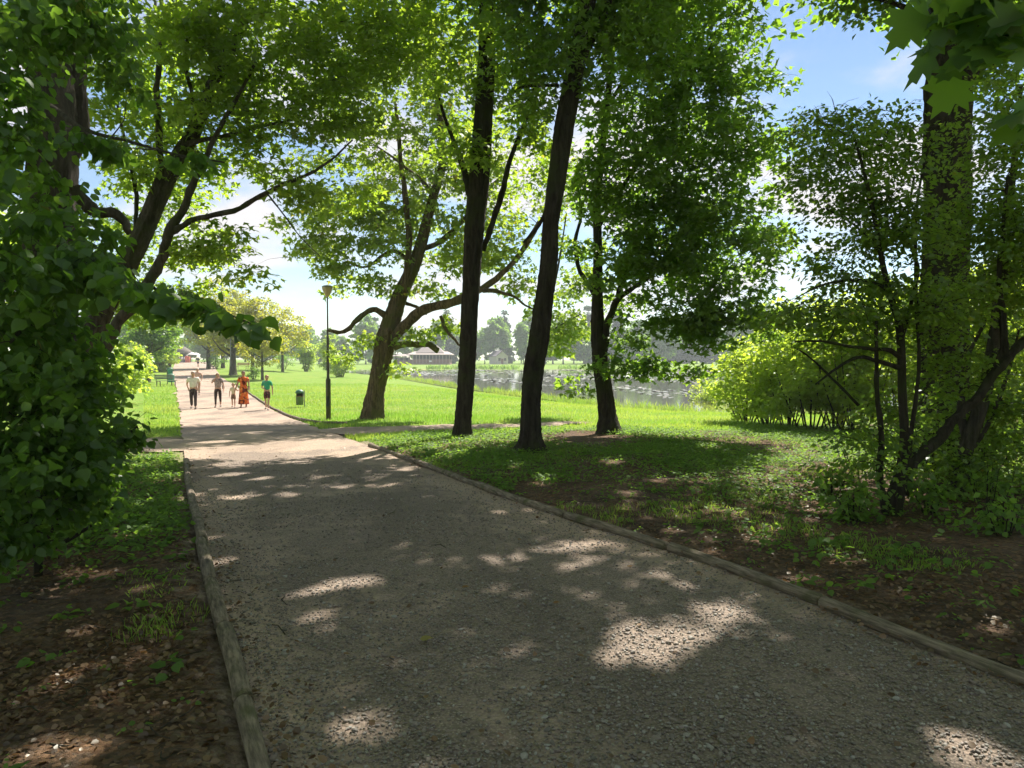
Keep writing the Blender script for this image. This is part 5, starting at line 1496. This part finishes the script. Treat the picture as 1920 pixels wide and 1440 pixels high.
person('child in green shirt and dark patterned shorts stepping along the right edge of the path', G(501, 769), 1.52, rad(8), .17, 1, {-1: ((.25, .02, 1.13), (.06, -.17, 1.02))}, pattern_cloth('green_print_shirt', (.035, .34, .20), (.12, .30, .22), 7), .48, pattern_cloth('dark_print_shorts', (.04, .03, .035), (.20, .05, .05), 14), 'short', None, 'auburn', head_scale=1.12, group=FAM)
person('person in pinkish top mostly hidden behind the person in the white shirt', G(371, 741), 1.68, rad(16), .10, 1, {1: ((.28, .0, 1.18), (.24, -.12, 1.0))}, cloth('pink_top', (.56, .36, .30)), .3, cloth('beige_trousers', (.40, .31, .24)), 'long', None, 'white', group=FAM)
person('person in dark clothes with pale legs walking away on the right edge far ahead', G(371.5, 688.5), 1.76, rad(190), .10, 1, None, cloth('navy_top', (.035, .04, .07)), .5, cloth('navy_shorts', (.03, .03, .05)), 'short', None, 'white', group=FAM)
CR = 'small crowd at the far end of the path'
for (u, v, h, tc_, bc_, hr, yw, lab) in [
    (324, 681.5, 1.7, (.05, .05, .09), (.04, .04, .05), 'dark', 0, 'person in dark clothes at the far left end of the path beside the bin'),
    (331, 681, 1.65, (.36, .14, .18), (.06, .05, .08), 'brown', 1, 'person in dusky red top in the distant crowd'),
    (337, 681, 1.7, (.62, .45, .50), (.07, .06, .10), 'blond', 2, 'person in pale pink top in the distant crowd'),
    (341, 681.5, 1.74, (.72, .72, .76), (.10, .10, .16), 'dark', 4, 'person in white shirt in the distant crowd'),
    (345.5, 681, 1.7, (.55, .52, .62), (.05, .05, .06), 'dark', 5, 'person in pale lilac top next to the red cabinets'),
    (327.5, 681.5, 1.55, (.30, .30, .36), (.16, .16, .2), 'brown', 3, 'person in grey clothes in the distant crowd')]:
    person(lab, G(u, v), h, yw, .1, 1, None, cloth('crowd_top_%d' % int(u), tc_), .5, cloth('crowd_legs_%d' % int(u), bc_), 'long', None, hr, fine=False, group=CR)

# ------------------------------------------------------------------ far buildings
M['roof_pale'] = mat_plain('pale_sheet_roof', (0.33, 0.27, 0.25), .6)
M['plank_red'] = mat_plain('red_brown_plank', (0.23, 0.12, 0.10), .8)
M['post_white'] = mat_plain('pale_painted_post', (0.34, 0.25, 0.22), .7)
M['thatch'] = mat_plain('dark_thatch', (0.15, 0.125, 0.11), .95, var=.4, scale=14)
M['wall_pale'] = mat_plain('pale_plaster', (0.55, 0.50, 0.46), .9)
M['roof_dark'] = mat_plain('dark_roof', (0.13, 0.11, 0.13), .8)
M['red_paint'] = mat_plain('red_paint', (0.60, 0.05, 0.04), .5)
M['orange_paint'] = mat_plain('orange_red_paint', (0.62, 0.14, 0.06), .5)
M['canvas'] = mat_plain('pale_canvas', (0.66, 0.64, 0.62), .9)
M['glass'] = mat_plain('dark_window_glass', (0.03, 0.035, 0.045), .08, spec=.6)

def hip_roof(root, name, mat, w, d, z0_, z1, ridge, over=.5):
    mb = MB()
    a = [(-w / 2 - over, -d / 2 - over, z0_), (w / 2 + over, -d / 2 - over, z0_), (w / 2 + over, d / 2 + over, z0_), (-w / 2 - over, d / 2 + over, z0_)]
    v = [mb.bm.verts.new(p) for p in a] + [mb.bm.verts.new((x, y, z - .14)) for x, y, z in a]
    r = [mb.bm.verts.new((-ridge / 2, 0, z1)), mb.bm.verts.new((ridge / 2, 0, z1))]
    for f in [(v[0], v[1], r[1], r[0]), (v[2], v[3], r[0], r[1]), (v[1], v[2], r[1]), (v[3], v[0], r[0])]: mb.bm.faces.new(f)
    for i in range(4): mb.bm.faces.new((v[i], v[(i + 1) % 4], v[4 + (i + 1) % 4], v[4 + i]))
    mb.bm.faces.new(v[4:][::-1])
    return mb.build(name, mat, root)

def pavilion():
    Yd = 240; u = 808
    x = (u - 960) / F * Yd; zg = tz(x, Yd)
    r = tag(empty('lakeside_pavilion', (x, Yd, zg)), 'open timber pavilion with big pale roof and red-brown railings across the pond', 'pavilion')
    W, D = 13.2, 8.0
    MB().box((0, 0, .10), (W + .4, D + .4, .5)).build('deck', M['plank_red'], r)
    MB().box((0, D / 2 - .2, 1.9), (W, .2, 3.0)).build('rear_wall', M['dark'], r)  # coloured near-black to give the openings their inside shade
    n = 12
    for i in range(n):
        for k in range(5):
            MB().box((-W / 2 + W / n * (i + .5), -D / 2 + rng.uniform(-.008, .008), .50 + .27 * k), (W / n - .14, .05, .24)).build('plank', M['plank_red'], r)
    for i in range(n + 1):
        MB().box((-W / 2 + W / n * i, -D / 2, 1.75), (.14, .14, 3.1)).build('post', M['post_white'], r)
    for sx in (-1, 1):
        MB().box((sx * (W / 2), .1, 1.05), (.06, D - .5, 1.3)).build('side_railing', M['plank_red'], r)
        MB().box((sx * (W / 2), D / 2 - .1, 1.75), (.16, .16, 3.1)).build('post', M['post_white'], r)
    MB().box((0, -D / 2, 1.86), (W, .10, .07)).build('handrail', M['post_white'], r)
    hip_roof(r, 'eave_roof', M['roof_pale'], W, D, 3.35, 4.4, W - 2, 1.0)
    hip_roof(r, 'upper_roof', M['roof_pale'], W * .62, D * .6, 4.0, 6.4, W * .34, .6)
    MB().box((.3, -D / 2 - .09, 1.1), (.9, .03, .5)).build('sign_board', M['canvas'], r)
pavilion()
def annex():
    Yd = 236; u = 753
    x = (u - 960) / F * Yd; zg = tz(x, Yd)
    r = tag(empty('terrace_shelter', (x, Yd, zg)), 'low open terrace shelter with pale flat roof left of the pavilion', 'shelter')
    for sx in (-1, -.33, .33, 1):
        for sy in (-1, 1): MB().box((sx * 2.6, sy * 1.8, 1.4), (.12, .12, 2.8)).build('post', M['post_white'], r)
    MB().box((0, 0, .05), (5.6, 4.0, .4)).build('deck', M['plank_red'], r)
    for k in range(4): MB().box((0, -1.86, .45 + .25 * k), (5.3, .05, .2)).build('plank', M['plank_red'], r)
    hip_roof(r, 'roof', M['roof_pale'], 5.4, 3.9, 2.85, 3.5, 3.2, .4)
    MB().box((0, 1.9, 1.3), (5.2, .1, 2.2)).build('rear_wall', M['dark'], r)  # near-black colour stands in for the shade under the roof
annex()
def house():
    Yd = 250; u = 935
    x = (u - 960) / F * Yd; zg = tz(x, Yd)
    r = tag(empty('small_house', (x, Yd, zg), rad(28)), 'small pale gabled house with dark roof among the far trees', 'house')
    mb = MB()
    mb.box((0, 0, 1.4), (4.6, 5.5, 2.9)); 
    mb.poly([(-2.3, -2.75, 2.85), (2.3, -2.75, 2.85), (0, -2.75, 4.6)]); mb.poly([(2.3, 2.75, 2.85), (-2.3, 2.75, 2.85), (0, 2.75, 4.6)])
    mb.build('wall', M['wall_pale'], r)
    for sx in (-1, 1):
        m = MB(); m.box((sx * 1.35, 0, 3.72), (3.3, 6.3, .16), Matrix.Rotation(sx * math.atan2(1.75, 2.3), 3, 'Y')); m.build('roof', M['roof_dark'], r)
    for sx in (-1, 1):
        f = MB().box((sx * 1.1, -2.77, 1.7), (1.0, .08, 1.1)).build('window_frame', M['post_white'], r)
        MB().box((sx * 1.1, -2.82, 1.7), (.8, .04, .9)).build('pane', M['glass'], f)
    MB().box((0, -2.78, 1.0), (.9, .08, 2.0)).build('door', M['plank_red'], r)
    MB().box((.6, .8, 4.7), (.5, .5, 1.2)).build('chimney', M['wall_pale'], r)
house()
def kiosk():
    Yd = 200; u = 344
    x = (u - 960) / F * Yd; zg = tz(x, Yd)
    r = tag(empty('park_kiosk', (x, Yd, zg)), 'round kiosk with dark thatched roof closing the far end of the path', 'kiosk')
    MB().lathe([(2.6, 2.55), (2.65, 2.7), (1.6, 3.6), (.3, 4.5), (.05, 4.55)], 18).build('thatch_roof', M['thatch'], r, True)
    for k in range(6):
        a = k * 1.047 + .3
        MB().bar((2.0 * math.cos(a), 2.0 * math.sin(a), -.1), (2.0 * math.cos(a), 2.0 * math.sin(a), 2.75), .13).build('post', M['dark_metal'], r)
    MB().lathe([(1.5, 0), (1.5, 1.05), (1.65, 1.07), (1.65, 1.14)], 16).build('counter', M['plank_red'], r)
    MB().lathe([(.8, 1.1), (.8, 2.6)], 12).build('core', M['dark'], r)
    for (uu, m_, lab, hh) in [(350.5, 'red_paint', 'bright red upright cabinet beside the kiosk', 1.75), (354.5, 'orange_paint', 'orange-red upright cabinet right of the bright red one', 1.6)]:
        xx = (uu - 960) / F * 190
        c = tag(empty('vending_cabinet', (xx, 190, tz(xx, 190))), lab, 'cabinet', 'red cabinets by the kiosk')
        MB().box((0, 0, hh / 2), (.62, .6, hh), bevel=.03).build('body', M[m_], c)
        MB().box((0, -.305, hh * .62), (.46, .02, hh * .5)).build('front_panel', M['orange_paint' if m_ == 'red_paint' else 'red_paint'], c)
    for (uu, Yp, lab) in [(361, 192, 'pale parasol right of the kiosk, nearest the cabinets'), (368, 205, 'pale parasol farther right of the kiosk'), (330, 205, 'pale parasol left of the kiosk')]:
        xx = (uu - 960) / F * Yp
        q = tag(empty('parasol', (xx, Yp, tz(xx, Yp))), lab, 'parasol', 'parasols by the kiosk')
        MB().bar((0, 0, -.1), (0, 0, 2.7), .035).build('pole', M['dark_metal'], q)
        MB().lathe([(1.35, 2.1), (1.38, 2.16), (.7, 2.55), (.05, 2.8)], 8).build('canopy', M['canvas'], q)
kiosk()

# ------------------------------------------------------------------ small growth: lawn, ground plants, reeds, litter, pebbles
def in_frame(x, y, z=0.0, m=40):
    u = 960 + F * x / np.maximum(y, .3)
    return (u > -m) & (u < 1920 + m)

def grass_blades(x, y, h, name, label, w=.012, lean=.35, rnd=None):
    n = len(x)
    z = terrain(x, y)
    a = rng.uniform(0, 6.28, n); b = rng.uniform(0, 6.28, n)
    ux, uy = np.cos(a) * w * .5, np.sin(a) * w * .5
    lx, ly = np.cos(b) * h * lean * rng.random(n), np.sin(b) * h * lean * rng.random(n)
    V = np.stack([np.stack([x - ux, y - uy, z - .01], 1), np.stack([x + ux, y + uy, z - .01], 1), np.stack([x + lx * .4 + ux * .7, y + ly * .4 + uy * .7, z + h * .6], 1), np.stack([x + lx, y + ly, z + h], 1)], 1).reshape(-1, 3)
    k = np.arange(n)[:, None] * 4
    T = np.concatenate([k + np.array([[0, 1, 2]]), k + np.array([[0, 2, 3]])])
    r = np.repeat(rng.random(n) if rnd is None else rnd, 4)
    tag(link(name, mesh_np(name, V, T, r), None, M['grass']), label, 'grass', kind='stuff')

def lawn():
    n = 150000
    y = 16.5 + (62 - 16.5) * rng.random(n) ** 1.5
    x = rng.uniform(-.52, .62, n) * y
    ok = (in_path(x, y) < -.04) & (side_dist(x, y) > .12) & (soil_mask(x, y) < .35) & (poly_sd(x, y, POND) > .3)
    x, y = x[ok], y[ok]
    sd_ = poly_sd(x, y, POND)
    h = rng.uniform(.05, .11, len(x)) * (1 + .35 * vnoise(x, y, 1.5, 41)) * (1 + 2.6 * sstep(2.6, .8, sd_)) * (1 + (y - 16) / 90)
    grass_blades(x, y, h, 'lawn_grass', 'bright mown grass of the sunny lawn', .022, rnd=np.clip(.45 + .4 * vnoise(x, y, 2.4, 45) + .25 * vnoise(x, y, .6, 46) + rng.normal(0, .22, len(x)), 0, 1))
    # grass among the trees, in tufts
    n = 5200
    y = rng.uniform(3.2, 17, n); x = rng.uniform(-.55, .85, n) * y
    tuft = vnoise(x, y, .55, 43)
    thr = .62 - .35 * sstep(9, 15, y)
    for (u, v, rr) in [(1340, 960, .8), (1440, 985, .5), (1050, 850, .8), (810, 845, .6), (1300, 950, .5), (330, 1085, .22), (690, 828, .5)]:
        g = G(u, v); thr = thr - .9 * np.exp(-((x - g.x) ** 2 + (y - g.y) ** 2) / rr ** 2)
    ok = (in_path(x, y) < -.12) & (side_dist(x, y) > .1) & (tuft > thr) & (soil_mask(x, y) > .3)
    x, y = x[ok], y[ok]
    m = 16
    X = np.repeat(x, m) + rng.normal(0, .06, len(x) * m); Yv = np.repeat(y, m) + rng.normal(0, .06, len(x) * m)
    k = in_path(X, Yv) < -.08
    X, Yv = X[k], Yv[k]
    grass_blades(X, Yv, rng.uniform(.02, .07, len(X)), 'woodland_grass', 'tufts of grass on the shaded woodland floor', .006, .9)
lawn()

def lod_leaves(pos, R, sz, rn, dist):
    near = pos[:, 1] < dist
    Vs, Ts, Rn, off = [], [], [], 0
    for m, tm in ((near, 'ovate6'), (~near, 'rhomb')):
        V, T, k = place_leaves(TM[tm], pos[m], R[m], sz[m])
        Vs.append(V); Ts.append(T + off); Rn.append(np.repeat(rn[m], k)); off += len(V)
    return np.concatenate(Vs), np.concatenate(Ts), np.concatenate(Rn)

def ground_plants():
    n = 74000
    y = 2.6 + (22 - 2.6) * rng.random(n) ** .8
    x = rng.uniform(-.80, .86, n) * y
    ok = (in_path(x, y) < -.14) & (side_dist(x, y) > .15) & (soil_mask(x, y) > .12)
    x, y = x[ok], y[ok]
    ok = rng.random(len(x)) < weedy(x, y) ** 1.2
    x, y = x[ok], y[ok]
    per = 6
    N = len(x)
    z = terrain(x, y)
    cx = np.repeat(x, per); cyy = np.repeat(y, per); cz = np.repeat(z, per)
    a = np.tile(np.arange(per) / per * 6.283, N) + np.repeat(rng.uniform(0, 6.28, N), per) + rng.normal(0, .4, N * per)
    rr = np.repeat(rng.uniform(.03, .09, N), per) * rng.uniform(.4, 1.2, N * per)
    hh = np.repeat(rng.uniform(.03, .12, N), per) * rng.uniform(.5, 1.1, N * per)
    pos = np.stack([cx + np.cos(a) * rr, cyy + np.sin(a) * rr, cz + hh], 1)
    axis = np.stack([np.cos(a), np.sin(a), rng.normal(-.15, .3, N * per)], 1)
    nor = np.array([0, 0, 1.0]) + rng.normal(0, .35, (N * per, 3))
    sz = np.repeat(.022 + .062 * rng.random(N) ** 1.6, per) * rng.uniform(.6, 1.2, N * per)
    rn = np.clip(np.repeat(rng.random(N), per) * .6 + rng.random(N * per) * .4, 0, 1)
    V, T, rn = lod_leaves(pos, frames(axis, nor), sz, rn, 7.5)
    tag(link('ground_plants', mesh_np('ground_plants', V, T, rn), None, M['weed']), 'low leafy weeds carpeting the woodland floor', 'ground cover', kind='stuff')
ground_plants()

def leaf_litter():
    n = 80000
    y = 2.0 + (15 - 2.0) * rng.random(n) ** 1.6
    x = rng.uniform(-.85, .85, n) * y
    ip = in_path(x, y)
    keep = (ip < -.1) & (soil_mask(x, y) > .3) & (rng.random(n) < .45 + .55 * (vnoise(x, y, .7, 51) > -.2) * (x < 0) + .15)
    keep |= (ip > .02) & (ip < .45) & (rng.random(n) < .55 * np.exp(-ip / .13))
    keep |= (ip > .45) & (rng.random(n) < .010)
    x, y = x[keep], y[keep]; n = len(x)
    z = terrain(x, y) + rng.uniform(.006, .03, n) + .02 * (in_path(x, y) > 0)
    a = rng.uniform(0, 6.28, n)
    axis = np.stack([np.cos(a), np.sin(a), rng.normal(0, .25, n)], 1)
    nor = np.array([0, 0, 1.0]) + rng.normal(0, .45, (n, 3))
    V, T, rn = lod_leaves(np.stack([x, y, z], 1), frames(axis, nor), rng.uniform(.012, .045, n), rng.random(n) ** 1.3, 6.0)
    tag(link('leaf_litter', mesh_np('leaf_litter', V, T, rn), None, M['litter']), 'brown dead leaves scattered on soil and path edges', 'leaf litter', kind='stuff')
    # sticks
    items = []
    for i in range(480):
        y = rng.uniform(2.2, 9); x = rng.uniform(-.8, .85) * y
        if in_path(np.array([x]), np.array([y]))[0] > -.1 and rng.random() < .97: continue
        a = rng.uniform(0, 6.28); L_ = rng.uniform(.08, .35); z = tz(x, y) + .018
        p = np.array([(x, y, z), (x + math.cos(a) * L_ * .5, y + math.sin(a) * L_ * .5, z + .012), (x + math.cos(a + .3) * L_, y + math.sin(a + .3) * L_, z)])
        items.append((p, np.array([.004, .0035, .002])))
    tag(link('fallen_twigs', tubes_mesh('fallen_twigs', items, 4), None, M['bark_grey']), 'thin broken twigs lying on the woodland soil', 'twigs', kind='stuff')
leaf_litter()

YEL = mat_leaf('yellow_fallen_leaf', (.34, .30, .10), (.38, .30, .08), (.3, .25, .06), (.3, .25, .06))
ORG = mat_leaf('orange_fallen_leaf', (.30, .15, .05), (.34, .18, .05), (.2, .1, .03), (.2, .1, .03))
for (u, v, s, m_, lab) in [(787, 1210, .075, YEL, 'pale yellow fallen leaf alone in the middle of the gravel'), (866, 1110, .05, ORG, 'small orange fallen leaf on the gravel right of the sunny patch'), (1037, 1140, .045, ORG, 'tiny brown-orange leaf on the gravel at mid path'), (1176, 1071, .05, ORG, 'orange-brown leaf near the right edging on the gravel')]:
    g = G(u, v)
    V0, T0 = TM['ovate_hi']
    me = mesh_np('fallen_leaf', V0 * s, T0, np.full(len(V0), .5))
    o = link('fallen_leaf', me, None, m_); o.location = (g.x, g.y, g.z + .035); o.rotation_euler = (.1, .12, rng.uniform(-1.6, -.9))
    tag(o, lab, 'leaf', 'single leaves lying on the path')

def pebbles():
    n = 125000
    y = 1.6 + (15 - 1.6) * rng.random(n) ** 1.7
    x = rng.uniform(-.62, .9, n) * y
    ip = in_path(x, y)
    gate = vnoise(x, y, .5, 61) + .5 * vnoise(x, y, .18, 62)
    ok = (ip > -.02) & ((gate > -.35) | (rng.random(n) < .3)) & (rng.random(n) < 1 - sstep(7, 15, y))
    x, y = x[ok], y[ok]; n = len(x)
    z = terrain(x, y) + .016 + .012 * vnoise(x, y, .35, 4)
    me = bpy.data.meshes.new('gravel')
    me.vertices.add(n); me.vertices.foreach_set('co', np.stack([x, y, z], 1).astype(np.float32).ravel())
    sz = (rng.lognormal(-5.3, .42, n)).clip(.0022, .016)
    sc = np.stack([sz * rng.uniform(.8, 1.4, n), sz * rng.uniform(.8, 1.3, n), sz * rng.uniform(.45, .8, n)], 1).astype(np.float32)
    ro = np.stack([rng.normal(0, .25, n), rng.normal(0, .25, n), rng.uniform(0, 6.28, n)], 1).astype(np.float32)
    at_ = me.attributes.new('scl', 'FLOAT_VECTOR', 'POINT'); at_.data.foreach_set('vector', sc.ravel())
    at_ = me.attributes.new('rot', 'FLOAT_VECTOR', 'POINT'); at_.data.foreach_set('vector', ro.ravel())
    o = link('gravel', me)
    ng = bpy.data.node_groups.new('scatter_pebbles', 'GeometryNodeTree')
    ng.interface.new_socket('Geometry', in_out='INPUT', socket_type='NodeSocketGeometry')
    ng.interface.new_socket('Geometry', in_out='OUTPUT', socket_type='NodeSocketGeometry')
    gi = ng.nodes.new('NodeGroupInput'); go = ng.nodes.new('NodeGroupOutput')
    ip_ = ng.nodes.new('GeometryNodeInstanceOnPoints')
    ico = ng.nodes.new('GeometryNodeMeshIcoSphere'); ico.inputs['Subdivisions'].default_value = 2; ico.inputs['Radius'].default_value = 1.0
    nz = ng.nodes.new('ShaderNodeTexNoise'); nz.inputs['Scale'].default_value = 1.1
    sp = ng.nodes.new('GeometryNodeSetPosition')
    vm = ng.nodes.new('ShaderNodeVectorMath'); vm.operation = 'SUBTRACT'; vm.inputs[1].default_value = (.5, .5, .5)
    ng.links.new(nz.outputs['Color'], vm.inputs[0])
    vs = ng.nodes.new('ShaderNodeVectorMath'); vs.operation = 'SCALE'; vs.inputs['Scale'].default_value = 1.1
    ng.links.new(vm.outputs[0], vs.inputs[0])
    sm = ng.nodes.new('GeometryNodeSetMaterial'); sm.inputs['Material'].default_value = M['pebble']
    ng.links.new(ico.outputs['Mesh'], sp.inputs['Geometry']); ng.links.new(vs.outputs[0], sp.inputs['Offset'])
    ng.links.new(sp.outputs[0], sm.inputs['Geometry'])
    ng.links.new(gi.outputs[0], ip_.inputs['Points']); ng.links.new(sm.outputs[0], ip_.inputs['Instance'])
    for nm, sock in (('scl', 'Scale'), ('rot', 'Rotation')):
        na = ng.nodes.new('GeometryNodeInputNamedAttribute'); na.data_type = 'FLOAT_VECTOR'; na.inputs['Name'].default_value = nm
        ng.links.new(na.outputs['Attribute'], ip_.inputs[sock])
    ng.links.new(ip_.outputs[0], go.inputs[0])
    md = o.modifiers.new('scatter', 'NODES'); md.node_group = ng
    me.materials.append(M['pebble'])
    tag(o, 'loose grey pebbles strewn over the near part of the path', 'gravel', kind='stuff')
pebbles()

def reeds():
    n = 16000
    x = rng.uniform(-46, 75, n); y = rng.uniform(180, 196, n)
    s = poly_sd(x, y, POND)
    ok = (s > -.6) & (s < 2.6) & (vnoise(x, y * 0, 4.0, 71) + .6 * vnoise(x, y * 0, 1.5, 72) > -.3)
    x, y = x[ok], y[ok]; n = len(x)
    V0, T0 = TM['rhomb']
    a = rng.uniform(0, 6.28, n)
    axis = np.stack([np.cos(a) * .35, np.sin(a) * .35, np.ones(n)], 1)
    nor = rng.normal(size=(n, 3)) * np.array([1, 1, .2])
    V, T, k = place_leaves((V0 * np.array([.35, 1, 1]), T0), np.stack([x, y, np.maximum(terrain(x, y), POND_Z - .1)], 1), frames(axis, nor), rng.uniform(.6, 1.5, n))
    tag(link('reeds', mesh_np('reeds', V, T, np.repeat(rng.random(n), k)), None, M['leaf_far']), 'tufts of reeds fringing the far bank of the pond', 'reeds', kind='stuff')
    # tall seeding grass on the near shore
    n = 16000
    t = rng.random(n)
    line = resample([(POND[i][0], POND[i][1]) for i in (15, 16, 0, 1, 2, 3, 4)], 400)
    i = (t * 399).astype(int)
    x = line[i, 0] + rng.normal(0, .7, n); y = line[i, 1] + rng.normal(0, .7, n)
    ok = (poly_sd(x, y, POND) > -.3) & (vnoise(x, y, 2.0, 73) > -.3)
    grass_blades(x[ok], y[ok], rng.uniform(.25, .65, ok.sum()) * (.6 + .4 * (rng.random(ok.sum()) < .3)), 'shore_grass', 'tall pale grass along the near shore of the pond', .03, .5)
reeds()

if HAZE: haze()
print('TRIS', TRIS[0], 'objects', len(bpy.data.objects))
